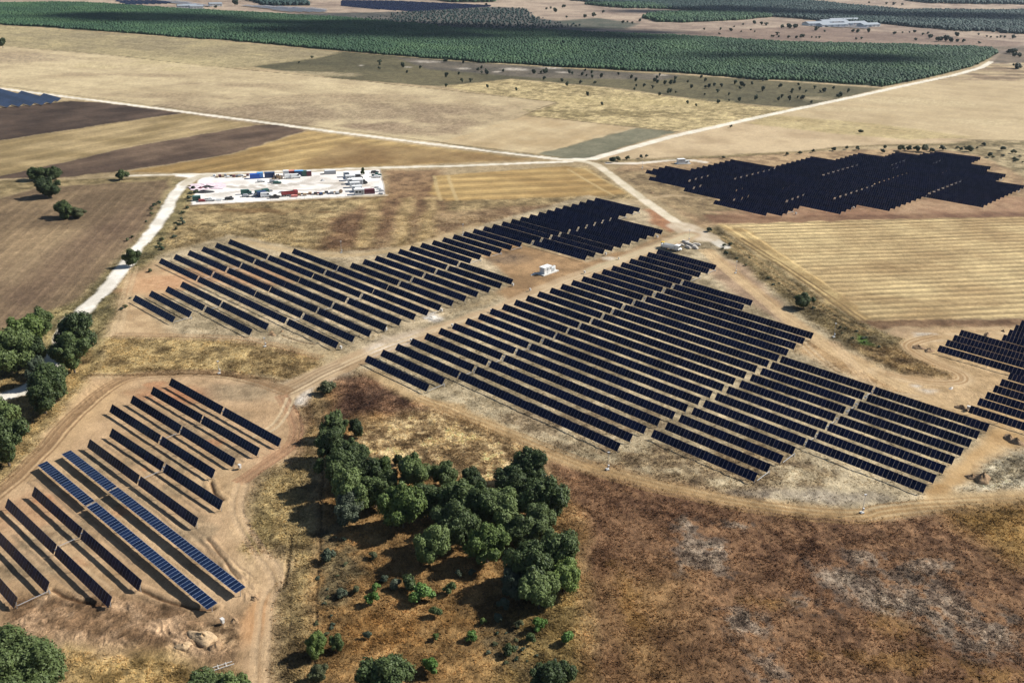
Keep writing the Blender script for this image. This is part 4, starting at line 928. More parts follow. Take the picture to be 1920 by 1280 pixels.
for x, y, d, m, lb in [(72, 608, 46, L_OAK, 'Small oak at the field corner left of the gravel road'), (146, 628, 66, L_DARK, 'Dark oak overhanging the gravel road from the right'), (134, 664, 60, L_OAK, 'Lower oak on the right side of the gravel road'),
 (38, 632, 66, L_GREEN, 'Oak with bright leaves on the field edge left of the gravel road'), (14, 656, 70, L_OAK, 'Bright green oak cut by the left edge above the gravel road'), (54, 656, 50, L_OAK, 'Oak between the bright ones and the shaded road'),
 (96, 716, 66, L_OAK, 'Oak in the lower right of the roadside clump'), (74, 696, 44, L_GREY, 'Greyish oak in the middle of the roadside clump'), (80, 744, 54, L_DARK, 'Lowest oak of the roadside clump, by the near soil track'),
 (0, 782, 56, L_OAK, 'Oak at the left edge just below the road'), (8, 830, 76, L_DARK, 'Big dark oak at the left edge beside the near-left array')]:
    tree(x, y, d, m, lb, group=GL, tall=1.15)
tree(42, 1262, 142, L_DARK, 'Very large green oak filling the lower left corner', name='oak_tree', kind='big', tall=.95)
tree(372, 1296, 70, L_DARK, 'Oak crown rising from the bottom edge, left one of a pair', tall=1.0)
tree(432, 1298, 72, L_OAK, 'Oak crown rising from the bottom edge, right one of a pair', tall=1.0)
tree(718, 1268, 88, L_OAK, 'Broad oak cut by the bottom edge below the grove', tall=1.0)
tree(1036, 1272, 78, L_DARK, 'Dark oak cut by the bottom edge at the foot of the brown slope', tall=1.0)
tree(593, 1208, 42, L_GREEN, 'Round young oak at the lower end of the ditch strip', tall=1.2); tree(632, 1204, 28, L_DARK, 'Small dark oak right of the round young one', tall=1.2); tree(598, 1262, 32, L_SHRUB, 'Ragged small oak below the round young one near the bottom edge', tall=1.2)
tree(90, 352, 34, L_DARK, 'Tall dark tree standing in the ploughed field at far left', tall=1.1, lift=.82); tree(70, 326, 30, L_DARK, 'Left half of the dark tree pair on the field boundary', tall=.85, lift=.8); tree(98, 325, 28, L_DARK, 'Right half of the dark tree pair on the field boundary', tall=.85, lift=.8)
tree(119, 394, 34, L_DARK, 'Dark tree with a long shadow in the ploughed field', tall=.95, lift=.82); tree(146, 399, 26, L_SHRUB, 'Low olive tree touching the dark one in the ploughed field', tall=.75, lift=.8)
tree(228, 327, 20, L_DARK, 'Lone small tree on the boundary left of the white yard', tall=1.1, kind='bush')
tree(247, 484, 26, L_DARK, 'Roadside tree beside the gravel road bend', tall=1.2); tree(1508, 563, 32, L_DARK, 'Dark round tree in the verge below the striped field', tall=.9)
tree(4, 81, 16, L_DARK, 'Small green tree at the left edge below the pine forest', kind='far', name='pine_tree')
tree(612, 726, 30, L_SHRUB, 'Olive bush at the pale end of the dirt road', 'bush', name='bush', kind='bush')
GS = 'young trees and shrubs in the meadow'
for x, y, d, m, lb in [(696, 1121, 22, L_BRIGHT, 'Bright green shrub alone on the orange grass'), (704, 1100, 14, L_BRIGHT, 'Small bright sprout above the bright green shrub'), (766, 1090, 30, L_SHRUB, 'Olive young oak left of the green one'), (791, 1110, 34, L_GREEN, 'Green young oak in the meadow below the grove'),
 (842, 1103, 20, L_SHRUB, 'Pale shrub right of the green young oak'), (740, 1094, 20, L_GREY, 'Grey shrub at the left of the young oaks'), (814, 1146, 20, L_SHRUB, 'Thin shrub below the young oaks'), (884, 1192, 18, L_GREEN, 'Small green shrub in the middle of the lower meadow'),
 (1013, 1169, 25, L_GREEN, 'Green shrub under the lower tip of the grove'), (995, 1195, 18, L_SHRUB, 'Low shrub just below the green one under the grove'), (1063, 1196, 24, L_GREEN, 'Green shrub near the edge of the brown slope'), (954, 1217, 20, L_DARK, 'Dark shrub on the grey patch at the bottom'),
 (809, 1246, 28, L_GREEN, 'Round shrub near the bottom edge below the meadow'), (945, 1130, 22, L_GREY, 'Leafless grey shrub beside the grove\'s lower lobe'), (935, 1158, 18, L_GREY, 'Grey dead shrub in the grove\'s shadow'), (614, 1040, 22, L_GREY, 'Grey bush on the ditch strip'),
 (818, 1192, 12, L_GREEN, 'Tiny green shrub between two larger ones'), (700, 1040, 14, L_SHRUB, 'Small yellowish shrub left of the free-standing oak'), (668, 1105, 14, L_SHRUB, 'Small olive shrub left of the bright green one'), (720, 1084, 12, L_GREY, 'Very small grey shrub above the meadow\'s young oaks'),
 (972, 1170, 14, L_SHRUB, 'Olive tuft left of the shrub under the grove'), (905, 1164, 12, L_GREEN, 'Little green tuft in the meadow\'s centre'), (690, 1190, 14, L_GREY, 'Grey tuft in the lower meadow'), (640, 1110, 16, L_GREY, 'Grey-green tuft on the edge of the ditch strip'), (860, 1075, 12, L_GREY, 'Pale tuft in front of the grove\'s dark hollow'), (884, 1072, 12, L_GREY, 'Pale tuft right of the one before the dark hollow')]:
    tree(x, y, d*1.22, m if d < 18 else {L_SHRUB: L_OAK, L_GREEN: L_BRIGHT}.get(m, m), lb, 'shrub', GS, 'shrub', 'bush', 1.1, False)
# hedge shrubs along the boundary beyond the junction
GH = 'shrubs along the boundary behind the wide array'
for i, (x, y, d) in enumerate([(1150, 299, 14), (1158, 297, 12), (1176, 296, 9), (1202, 293, 9), (1613, 246, 9), (1330, 430, 11), (1370, 237, 6), (1476, 288, 8), (1356, 295, 7), (1564, 279, 9), (1588, 277, 7), (1608, 277, 10), (1655, 283, 9), (1690, 277, 14), (1705, 278, 11), (1720, 278, 13), (1735, 277, 17), (1748, 281, 9), (1768, 278, 10), (1818, 278, 14), (1857, 290, 11), (1500, 286, 7), (1525, 283, 7), (1845, 270, 8), (1880, 278, 10), (1900, 284, 9), (1660, 276, 8), (1212, 292, 7)]):
    tree(x, y, d, L_SHRUB if i % 3 == 1 else L_FAR, ['Dark shrub on the boundary near the road junction', 'Shrub on the scrubby bank behind the wide far array'][int(x > 1400)] + (f', {ORD[i]} along it' if i not in (4, 5, 6) else ''), 'shrub', GH, 'shrub', 'bush', 1.0, False)
# verge scrub by the gravel road and in the verge of the striped field: small tufts one can count
rnd = random.Random(4)
def scatter_band(line, n, width, d0, d1, mats_, label, group, nm='shrub'):
    P = smooth_line(line)
    for i in range(n):
        t = rnd.random()*(len(P)-1); k = int(t); a = np.array(P[k]); b = np.array(P[min(k+1, len(P)-1)]); q = a+(b-a)*(t-k)
        tree(q[0]+rnd.uniform(-1, 1)*width, q[1]+rnd.uniform(-1, 1)*width*.4, rnd.uniform(d0, d1), mats_[i % len(mats_)], label, 'shrub', group, nm, 'bush', rnd.uniform(.6, .9), False)
scatter_band([(372, 352), (352, 392), (318, 440), (288, 480), (256, 530), (212, 595)], 26, 10, 5, 11, [L_SHRUB, L_GREY, L_FAR], 'Low olive shrub in the verge between gravel road and middle array', 'verge shrubs by the gravel road')
scatter_band([(296, 375), (274, 412), (240, 450)], 7, 5, 5, 9, [L_SHRUB, L_FAR], 'Low shrub between ploughed field and gravel road', 'field-side verge shrubs')
scatter_band([(1345, 452), (1420, 505), (1500, 570), (1570, 610), (1650, 650)], 22, 14, 4, 9, [L_SHRUB, L_FAR, L_GREY], 'Low shrub in the dark verge beside the striped field', 'verge shrubs by the striped field')
scatter_band([(1780, 272), (1850, 285), (1919, 300)], 16, 14, 4, 8, [L_SHRUB, L_FAR], 'Low shrub on the rough bank at the right edge', 'bank shrubs at the right edge')
scatter_band([(640, 1010), (625, 1060), (610, 1120), (600, 1180)], 18, 26, 5, 12, [L_GREY, L_SHRUB], 'Grey-olive tuft on the ditch strip left of the meadow', 'tufts on the ditch strip')
scatter_band([(930, 1190), (960, 1230), (1010, 1240), (1060, 1250)], 18, 30, 5, 12, [L_GREY, L_SHRUB, L_FAR], 'Grey-olive tuft at the bottom of the meadow', 'tufts at the meadow bottom')
# scattered trees of the olive scrub
s2 = "215,350 212,383 343,368 370,403 443,378 590,420 585,340 687,352 662,412 678,452 727,450 770,390 790,380 790,405 812,395 818,405 912,397 820,486 983,500 588,480 1083,402 1125,405 1140,403 1153,395 1140,440 1241,450 1272,472 1280,405 1300,410 1345,462 1355,415 1372,395 1380,425 1408,405 1410,430 1463,424 1424,464 1383,530 1465,582 1560,415 1632,430 1650,500 1658,450 1660,480 1703,480 1752,488 1760,450 1775,435 1780,458 1790,420 1820,463 1788,530 1855,465 1875,460 1880,440 1882,517 1842,512"
s3 = "30,460 48,485 127,450 105,430 130,488 150,485 180,475 220,480 198,510 125,530 260,565 198,570 295,463 333,470 322,495 348,482 390,467 450,500 452,445 548,482 413,550 322,557 260,530 558,540 542,555 612,518 618,505 602,552 648,545 672,548 650,475 660,497 694,513 744,490 773,513 850,495 800,505 932,510 890,528 877,540 725,575 75,590 28,575"
sc_pts = [(640+float(q.split(',')[0])/3, float(q.split(',')[1])/3) for q in s2.split()]+[(1280+float(q.split(',')[0])/3, float(q.split(',')[1])/3) for q in s3.split()]
GT = 'scattered trees in the olive scrub below the pine forest'
for i, (x, y) in enumerate(sc_pts):
    tree(x, y, random.Random(i).uniform(4.5, 8.5), L_FAR, 'Small dark tree scattered in the olive scrub below the pine forest', 'tree', GT, 'pine_tree', 'far', random.Random(i*3).uniform(1.0, 1.5))
for x, y, d, lb in [(585, 107, 6, 'Tree on the left border of the olive scrub'), (560, 117, 4, 'Small tree on the scrub\'s left border, lower'), (1113, 28, 9, None), (1025, 16, 5, None), (1033, 15, 5, None), (1041, 18.5, 9, None), (1056, 12, 7, None), (1062, 32, 5, None), (1096, 30, 8, None), (1131, 22, 6, None), (1168, 41, 6, None), (1177, 41, 5, None), (1186, 43, 5, None), (1200, 38, 7, None), (912, 9, 6, None), (936, 15, 5, None), (405, 13, 6, None), (440, 5, 12, None)]:
    tree(x, y, d, L_FAR, lb or 'Distant round tree on the pale plain above the pine forest', 'tree', None if lb else 'distant trees above the forest, centre', 'broadleaf_tree', 'far', .95)
s4 = "122,163,5 213,163,6 272,167,7 290,150,4 340,138,5 403,125,8 445,132,7 470,135,7 205,190,5 330,178,4 385,167,4 405,178,4 533,188,7 500,203,5 512,205,5 540,205,5 595,208,6 640,208,6 668,203,9 727,210,4 750,210,4 770,210,5 752,160,9 797,175,5 960,175,7 985,175,8 1045,172,9 600,145,10 630,148,10 560,150,8 975,217,5 1005,215,5 1192,185,6 1235,183,4 1275,182,4 1303,176,6 1350,192,5 1380,185,5 1390,205,9 1310,222,6 1455,218,10 1485,215,12 1510,222,10 1440,220,10 1540,195,9 1548,228,7 1580,230,7 1665,192,4 1668,240,5 1710,205,4 1735,208,4 1770,210,4 1790,205,5 1810,207,5 1860,208,8 1840,288,10 1860,288,11 1880,370,12 1890,372,10 1870,308,9 1895,308,9 1145,20,5 1188,20,6 1050,15,4 1235,25,5"
for q in s4.split():
    x, y, d = map(float, q.split(',')); tree(1280+x/3, y/3, d, L_FAR, 'Distant dark tree on the pinkish plain beyond the pine forest', 'tree', 'distant trees beyond the forest, right', 'broadleaf_tree', 'far', .9)

# ------------------------------------------------------------------ pine forests: too many trees to count
def forest(name, px, label, spacing, h0, h1, seed, mat_, fill=1.0):
    P = np.array([at(x, y) for x, y in px]); rng = np.random.RandomState(seed)
    x0, y0 = P.min(0); x1, y1 = P.max(0)
    gx, gy = np.meshgrid(np.arange(x0, x1, spacing), np.arange(y0, y1, spacing)); gx = gx.ravel()+rng.uniform(-.4, .4, gx.size)*spacing; gy = gy.ravel()+rng.uniform(-.4, .4, gy.size)*spacing
    pl = [tuple(p) for p in P]
    wx = (fbm(gx, gy, 40, 3, seed)-.5)*26
    k = (poly_sd(pl, gx+wx, gy+wx) > 0) & (fbm(gx, gy, 120, 3, seed+5)+rng.uniform(-.15, .15, gx.size) > .30*(2-fill)) & (np.abs(gx) < gy*.66+60)
    gx, gy = gx[k], gy[k]; n = len(gx)
    hh = rng.uniform(h0, h1, n)*(0.75+.5*fbm(gx, gy, 60, 3, seed+9)); rr = hh*rng.uniform(.48, .68, n)
    ns = 5; ang = np.arange(ns)*2*np.pi/ns
    rings = ((.10, .8), (.42, 1.0), (.78, .66)); vs = []
    for fz, fr in rings:
        jit = rng.uniform(.72, 1.28, (n, ns))
        a = ang[None]+rng.uniform(0, 1, (n, 1))
        vs.append(np.stack([gx[:, None]+np.cos(a)*rr[:, None]*fr*jit, gy[:, None]+np.sin(a)*rr[:, None]*fr*jit, hh[:, None]*(fz+rng.uniform(-.05, .05, (n, ns)))], 2))
    vs.append(np.stack([gx, gy, hh], 1)[:, None, :])
    Vv = np.concatenate(vs, 1); per = ns*3+1; base = (np.arange(n)*per)[:, None]
    tri = []
    for r in range(2):
        for i in range(ns):
            j = (i+1) % ns; a, b, c, d = r*ns+i, r*ns+j, (r+1)*ns+j, (r+1)*ns+i; tri += [(a, b, c), (a, c, d)]
    for i in range(ns): tri.append((2*ns+i, 2*ns+(i+1) % ns, 3*ns))
    tri = np.array(tri); Fc = (base[:, None, :]+tri[None]).reshape(-1)
    me = npmesh(name, Vv.reshape(-1, 3), Fc, 3, [mat_], False)
    o = bpy.data.objects.new(name, me); COL.objects.link(o); tag(o, label, 'forest', kind='stuff'); print(name, n)
def pinemat(name, c1, c2, c3):
    m = bpy.data.materials.new(name); m.use_nodes = True; n = m.node_tree; b = n.nodes['Principled BSDF']; b.inputs['Roughness'].default_value = .7; b.inputs['Specular IOR Level'].default_value = .15
    g = n.nodes.new('ShaderNodeNewGeometry'); t = n.nodes.new('ShaderNodeTexNoise'); t.inputs['Scale'].default_value = .012; t.inputs['Detail'].default_value = 5
    t2 = n.nodes.new('ShaderNodeTexNoise'); t2.inputs['Scale'].default_value = .16; t2.inputs['Detail'].default_value = 3
    mp = n.nodes.new('ShaderNodeMapping'); mp.inputs['Scale'].default_value = (1, 1, .1); n.links.new(g.outputs['Position'], mp.inputs[0])
    for q in (t, t2): n.links.new(mp.outputs[0], q.inputs['Vector'])
    a = n.nodes.new('ShaderNodeMath'); a.operation = 'MULTIPLY_ADD'; a.inputs[1].default_value = .6; n.links.new(t2.outputs['Fac'], a.inputs[0]); n.links.new(t.outputs['Fac'], a.inputs[2])
    r = n.nodes.new('ShaderNodeValToRGB'); e = r.color_ramp.elements; e[0].position = .62; e[0].color = (*c1, 1); e[1].position = 1.0; e[1].color = (*c3, 1); q = e.new(.8); q.color = (*c2, 1)
    n.links.new(a.outputs[0], r.inputs[0]); n.links.new(r.outputs[0], b.inputs['Base Color']); return m
PINE = pinemat('pine_needles', (.022, .052, .027), (.034, .074, .036), (.055, .105, .045))
PINED = pinemat('dark_pine_needles', (.018, .036, .034), (.025, .05, .045), (.035, .065, .055))
forest('pine_forest', [(-260, -2), (0, 8), (130, 6), (330, 18), (480, 26), (640, 35), (860, 55), (1000, 58), (1280, 70), (1500, 82), (1700, 87), (1862, 91), (1868, 102), (1820, 126), (1730, 148), (1655, 163), (1500, 153), (1280, 138), (1050, 126), (860, 114), (640, 96), (400, 74), (200, 60), (0, 46), (-260, 22)],
       'wide dark green pine plantation crossing the whole plain', 3.1, 2.6, 4.2, 3, PINE, 1.25)
forest('far_pine_forest', [(1070, 1), (1200, 1), (1500, 2), (1613, 14), (1700, 21), (1990, 22), (1990, 68), (1780, 58), (1680, 48), (1527, 39), (1440, 31), (1280, 19), (1123, 7)], 'darker bluish pine plantation near the top right', 5.5, 4.5, 7, 8, PINED, 1.25)
forest('conifer_strip', [(1207, 35), (1223, 28), (1262, 26), (1330, 24), (1430, 27), (1443, 33), (1380, 39), (1280, 43), (1230, 42)], 'grey-green conifer belt on the pale plain, top right', 5, 4.5, 7, 12, PINE, 1.2)
forest('conifer_strip', [(1097, 9), (1180, 8), (1260, 13), (1256, 18), (1150, 16)], 'thin green conifer belt under the bluish plantation', 5.5, 5, 7, 13, PINE, 1.2)
forest('conifer_strip', [(812, 1), (926, 2), (924, 5), (840, 5)], 'small green wood at the top edge beside the navy solar array', 9, 8, 11, 14, PINE, 1.2)
forest('conifer_strip', [(458, 2), (560, 2), (586, 11), (500, 11)], 'dark wood at the top edge between two pale solar arrays', 6, 6, 8, 15, PINED, 1.2)
forest('far_pine_forest', [(1690, 1), (1990, 2), (1990, 11), (1860, 9), (1740, 7)], 'dark bluish wood at the very top right edge', 10, 8, 11, 17, PINED, 1.2)
forest('scrub_wood', [(640, 36), (760, 24), (900, 16), (985, 17), (1000, 33), (1090, 50), (1000, 56), (860, 52), (700, 42)], 'grey low scrub wood behind the pine plantation', 9, 2, 3.5, 16, PINED, 1.0)
# ------------------------------------------------------------------ vehicles, containers and gear
def dir_of(p, q):
    d = at(*q)-at(*p); return math.atan2(d[1], d[0])
YD = dir_of((359, 385), (722, 366))
def root(name, px, py, rz, label, cat, group=None):
    p = at(px, py); t = empty(name, (p[0], p[1], max(0, zat(*p))), rz); tag(t, label, cat, group); return t
def container(px, py, m, label, L=6.06, W=2.44, Hh=2.6, rz=None, cat='container', group=None, name='shipping_container', roof=None):
    t = root(name, px, py, YD if rz is None else rz, label, cat, group)
    b = MB(); n = int(L/.28); b.box(-L/2, L/2, -W/2, W/2, .12, Hh)
    for i in range(n):
        x = -L/2+.2+i*(L-.4)/n; b.box(x, x+.12, -W/2-.035, -W/2, .25, Hh-.15); b.box(x, x+.12, W/2, W/2+.035, .25, Hh-.15)
    for sx in (-1, 1):
        for sy in (-1, 1): b.box(sx*L/2-.09, sx*L/2+.09, sy*W/2-.09, sy*W/2+.09, 0, Hh+.02)
    b.build('body', m, t)
    if roof: r = MB(); r.box(-L/2+.05, L/2-.05, -W/2+.05, W/2-.05, Hh, Hh+.05); r.build('roof', roof, t)
    for s in (-1, 1):
        d = MB(); d.box(L/2, L/2+.05, s*.03 if s > 0 else -W/2+.1, W/2-.1 if s > 0 else -.03, .2, Hh-.1); dd = d.build('door', m, t)
        k = MB(); k.tube((L/2+.09, s*.3, .3), (L/2+.09, s*.3, Hh-.2), .03); k.build('lock_bar', STEEL, dd)
    return t
def cabin(px, py, label, L=6.0, W=2.4, Hh=2.5, rz=None, group=None, m=None):
    t = root('site_cabin', px, py, YD if rz is None else rz, label, 'cabin', group)
    b = MB(); b.box(-L/2, L/2, -W/2, W/2, .2, Hh); b.box(-L/2+.3, L/2-.3, -W/2+.2, W/2-.2, 0, .2); b.build('walls', m or OFFW, t)
    r = MB(); r.box(-L/2-.12, L/2+.12, -W/2-.12, W/2+.12, Hh, Hh+.14); r.build('roof', WHITE, t)
    d = MB(); d.box(L/2-1.4, L/2-.5, -W/2-.05, -W/2, .25, 2.2); dd = d.build('door', GREYM, t)
    for x in (-L/2+.6, -.2):
        w_ = MB(); w_.box(x, x+1.1, -W/2-.06, -W/2, 1.1, 2.0); w_.build('window', GLASSM, t)
    return t
def wheels(t, xs_, hw, r, wd=.24):
    for x in xs_:
        for s in (-1, 1):
            w_ = MB(); w_.tube((x, s*hw-wd/2*s, r), (x, s*hw+wd/2*s, r), r, n=14); ww = w_.build('wheel', DARKM, t)
            k = MB(); k.tube((x, s*hw+wd/2*s, r), (x, s*(hw+wd/2+.02), r), r*.55, n=10); k.build('rim', STEEL, ww)
def car(px, py, m, label, kind='car', rz=None, group=None):
    rz = YD if rz is None else rz
    nm = {'car': 'parked_car', 'van': 'parked_van', 'pickup': 'pickup_truck'}[kind]
    t = root(nm, px, py, rz, label, kind, group)
    if kind == 'car': L, W, prof, gl = 4.4, 1.8, [(-2.2, .35), (-2.2, .85), (-1.95, .98), (-1.45, 1.38), (.3, 1.42), (1.0, .98), (2.05, .85), (2.2, .6), (2.2, .35)], (-1.6, .85, 1.0, 1.36)
    elif kind == 'van': L, W, prof, gl = 5.4, 2.0, [(-2.7, .4), (-2.7, 2.2), (-2.5, 2.35), (1.2, 2.35), (1.9, 1.45), (2.6, 1.2), (2.7, .9), (2.7, .4)], (.5, 1.75, 1.45, 2.2)
    else: L, W, prof, gl = 5.3, 1.9, [(-2.65, .5), (-2.65, 1.15), (-.7, 1.15), (-.6, 1.8), (.7, 1.82), (1.3, 1.2), (2.5, 1.08), (2.65, .8), (2.65, .5)], (-.5, 1.15, 1.22, 1.74)
    b = MB(); pr = prof; n = len(pr); base = len(b.v)
    for s in (-1, 1):
        for x, z in pr: b.v.append((x, s*(W/2-(.14 if z > 1.25 else 0)), z))
    for i in range(n):
        j = (i+1) % n; b.f.append((i, j, n+j, n+i)); b.m.append(0)
    b.f.append(tuple(range(n))[::-1]); b.m.append(0); b.f.append(tuple(n+i for i in range(n))); b.m.append(0)
    b.build('body', m, t, .05)
    x0, x1, z0, z1 = gl
    for s in (-1, 1): g = MB(); g.box(x0+.15, x1-.25, s*(W/2-.10)-.03, s*(W/2-.10)+.03, z0, z1-.04); g.build('side_glass', GLASSM, t)
    ws = MB(); ws.v += [(x1-.02, -W/2+.2, z0+.02), (x1-.02, W/2-.2, z0+.02), (x1-.5, W/2-.25, z1+.03), (x1-.5, -W/2+.25, z1+.03), (x1-.1, -W/2+.2, z0-.02), (x1-.1, W/2-.2, z0-.02), (x1-.6, W/2-.25, z1), (x1-.6, -W/2+.25, z1)]
    ws.f += [(0, 1, 2, 3), (7, 6, 5, 4), (0, 4, 5, 1), (1, 5, 6, 2), (2, 6, 7, 3), (3, 7, 4, 0)]; ws.m += [0]*6; ws.build('windscreen', GLASSM, t)
    if kind == 'pickup':
        q = MB(); q.box(-2.5, -.85, -.78, .78, 1.13, 1.17); q.build('load_bed', DARKM, t)
    wheels(t, (-L*.3, L*.31), W/2-.1, .34)
    return t
def truck(px, py, m, bodym, label, rz=None):
    t = root('parked_lorry', px, py, YD if rz is None else rz, label, 'lorry')
    c = MB(); c.prism([(-1.2, .6), (1.2, .6), (1.2, 2.7), (-1.2, 2.7)], 2.2, 4.1); c.build('cab', m, t, .08)
    g = MB(); g.box(4.1, 4.14, -1.0, 1.0, 1.6, 2.4); g.build('windscreen', GLASSM, t)
    ch = MB(); ch.box(-4, 4, -.5, .5, .6, .9); ch.build('chassis', DARKM, t)
    b = MB(); b.box(-4, 2.0, -1.22, 1.22, .95, 1.15); b.box(-4, 2.0, -1.25, -1.17, 1.15, 2.2); b.box(-4, 2.0, 1.17, 1.25, 1.15, 2.2); b.box(1.9, 2.0, -1.2, 1.2, 1.15, 2.5); b.box(-4.05, -3.95, -1.2, 1.2, 1.15, 2.2); b.build('load_body', bodym, t)
    wheels(t, (-3, -1.8, 3.2), 1.05, .48, .3); return t
def pallets(px, py, label, n=4, m=WOOD, group=None, rz=None, top=None, s=1.0, nm='pallet_stack'):
    t = root(nm, px, py, (YD if rz is None else rz)+random.Random(px*7+py).uniform(-.3, .3), label, 'pallet stack', group); b = MB()
    for k in range(n):
        z = k*.15
        for y in (-.5, 0, .5): b.box(-.6*s, .6*s, y*s-.05, y*s+.05, z, z+.1)
        for x in (-.5, -.25, 0, .25, .5): b.box(x*s-.05, x*s+.05, -.5*s, .5*s, z+.1, z+.135)
    b.build('pallet_boards', m, t)
    if top: c = MB(); c.box(-.52*s, .52*s, -.45*s, .45*s, n*.15, n*.15+.8); c.build('wrapped_load', top, t, .06)
    return t
def drum(px, py, label, r=1.0, w=1.1, rz=0.0, m=DARKM, group=None):
    t = root('cable_drum', px, py, rz, label, 'cable drum', group)
    for s in (-1, 1):
        b = MB(); b.tube((s*w/2, 0, r), (s*(w/2+.08), 0, r), r, n=20); b.build('flange', WOOD, t)
    c = MB(); c.tube((-w/2, 0, r), (w/2, 0, r), r*.78, n=20); c.build('wound_cable', m, t); return t
def heap(px, py, rx, ry, h, label, m=SPOIL, rz=0.0, seed=1, name='earth_heap', cat='earth heap', group=None):
    rng = np.random.RandomState(seed); N = 15; K = 22; vs = []; fs = []
    for i in range(N):
        for j in range(K):
            f = i/(N-1); a = 2*math.pi*j/K; rr = f*(1+.16*math.sin(3*a+seed)+.1*math.sin(5*a+seed*2)); z = h*(1-f)**.75*(1+.25*math.sin(4*a+seed)*(1-f))+rng.uniform(-.05, .05)*h-(0.25 if i == N-1 else 0)
            vs.append((rx*rr*math.cos(a)+rng.uniform(-.04, .04)*rx, ry*rr*math.sin(a)+rng.uniform(-.04, .04)*ry, z))
    for i in range(N-1):
        for j in range(K): k = (j+1) % K; fs.append((i*K+j, i*K+k, (i+1)*K+k, (i+1)*K+j))
    me = bpy.data.meshes.new(name); me.from_pydata(vs, [], fs); me.materials.append(m); me.polygons.foreach_set('use_smooth', [True]*len(fs)); me.update()
    bm = bmesh.new(); bm.from_mesh(me); bmesh.ops.remove_doubles(bm, verts=bm.verts, dist=.02); bmesh.ops.recalc_face_normals(bm, faces=bm.faces); bm.to_mesh(me); bm.free()
    p = at(px, py); o = bpy.data.objects.new(name, me); COL.objects.link(o); o.location = (p[0], p[1], zat(*p)-.05); o.rotation_euler = (0, 0, rz); tag(o, label, cat, group); return o
# back row of the yard
container(478, 334.5, BLUEM, 'Dark blue open container near the back edge of the white yard', 5, 2.6, 2.5)
container(488, 333, LBLUE, 'Light blue container touching the dark blue one in the white yard', 3, 2.6, 2.8)
car(490, 341.5, WHITE, 'White car with yellowish bonnet in front of the light blue container', 'car')
container(506, 333, NAVYM, 'Navy container behind the black cable drums', 5.2, 2.5, 2.9)
for i, (x, y) in enumerate([(516, 336), (521, 334), (526, 336), (513, 339)]): drum(x, y, ['Black cable drum left of centre beside the navy container', 'Black cable drum standing behind its neighbours', 'Black cable drum nearest the tall white box', 'Low black cable drum in front of the navy container'][i], 1.1 if i < 3 else .8, 1.1, YD+.4*i, group='black cable drums')
car(513, 342.5, GREYM, 'Grey car parked below the black cable drums'); car(520, 344.5, GREENM, 'Dark car nearest the middle of the yard below the cable drums')
container(536.5, 330.5, WHITE, 'Tall white box container against the yard\'s back edge', 2.9, 2.6, 3.2, roof=WHITE)
container(547, 329, MAROON, 'Open container with faded red roof beside the tall white box', 3.2, 2.6, 2.7, roof=PINKM)
car(543, 334.5, WHITE, 'White van parked before the red-roofed container, left of two', 'van', rz=YD+.1); car(555, 334, WHITE, 'White van parked before the navy containers, right of two', 'van', rz=YD+.1)
container(561, 329.5, NAVYM, 'Navy container with pale blue roof at the back of the yard', 4.8, 2.6, 2.8, roof=LBLUE)
container(572, 329.5, GREENM, 'Dark green container in the back row of the yard', 3.2, 2.6, 2.8)
container(579.5, 329.5, MAROON, 'Dark red container with pale roof ending the back row', 2.4, 2.6, 2.8, roof=OFFW)
container(619, 326, GREYM, 'Grey low container with light roof by the yard entrance', 6, 2.6, 2.0, roof=OFFW)
pallets(605, 327, 'Dark low bench-like stack left of the grey low container', 2, DARKM, s=1.6)
heap(604.5, 339, 1.2, .8, .8, 'Small grey heap alone in the middle of the white yard', GREYM, name='rubble_pile', cat='pile')
for i in range(13):
    x = 402+i*5.2; pallets(x, 331+.4*(i % 3)+(i % 2)*1.6-(x-400)*.012, f'Small stack of site material, {ORD[i]} from the left along the yard\'s back edge', 2+(i*3) % 5, [GREYM, WOOD, DARKM, WOOD][i % 4], 'stacks along the yard\'s back edge', s=1.3, top=[OFFW, None, MAROON, None, GREYM][i % 5])
# left end: foil and heaps
fo = MB(); rf = random.Random(5); K_ = 30
for k in range(K_):
    a_ = 6.2832*k/K_; q_ = 1/max(abs(math.cos(a_)), abs(math.sin(a_)), .001)**.8*rf.uniform(.82, 1.05); fo.v.append((9.5*q_*math.cos(a_), 7.5*q_*math.sin(a_), rf.uniform(.03, .3)))
for k in range(K_): fo.v.append((fo.v[k][0]*.55, fo.v[k][1]*.55, rf.uniform(.05, .5)))
fo.v.append((0, 0, .2))
for k in range(K_):
    j_ = (k+1) % K_; fo.f += [(k, j_, K_+j_, K_+k), (K_+k, K_+j_, 2*K_)]; fo.m += [0, 0]
f_ = fo.build('ground_foil', PINKF); p_ = at(388, 350); f_.location = (p_[0], p_[1], .02); f_.rotation_euler = (0, 0, YD); tag(f_, 'Crumpled pink foil spread at the left end of the white yard', 'foil')
heap(389, 352, 4.4, 1.9, 1.3, 'Black covered heap lying on the pink foil', DARKM, YD, 3, 'covered_pile', 'pile'); heap(381, 361, 6.6, 1.8, 1.2, 'Long black covered heap below the pink foil', DARKM, YD, 5, 'covered_pile', 'pile')
heap(376, 354, 2.4, 1.4, 1.0, 'Small black heap at the left edge of the pink foil', MAROON, YD, 7, 'covered_pile', 'pile')
container(369, 376, GREENM, 'Dark container in the bottom left corner of the white yard', 3.6, 2.4, 2.3); container(379, 378, REDM, 'Low red skip beside the dark corner container', 3.0, 1.8, 1.1, name='waste_skip', cat='skip')
car(394, 377, WHITE, 'White pickup parked beside the low red skip', 'pickup'); pallets(410, 375.5, 'Pale grey stack right of the white pickup', 3, OFFW, s=2.4)
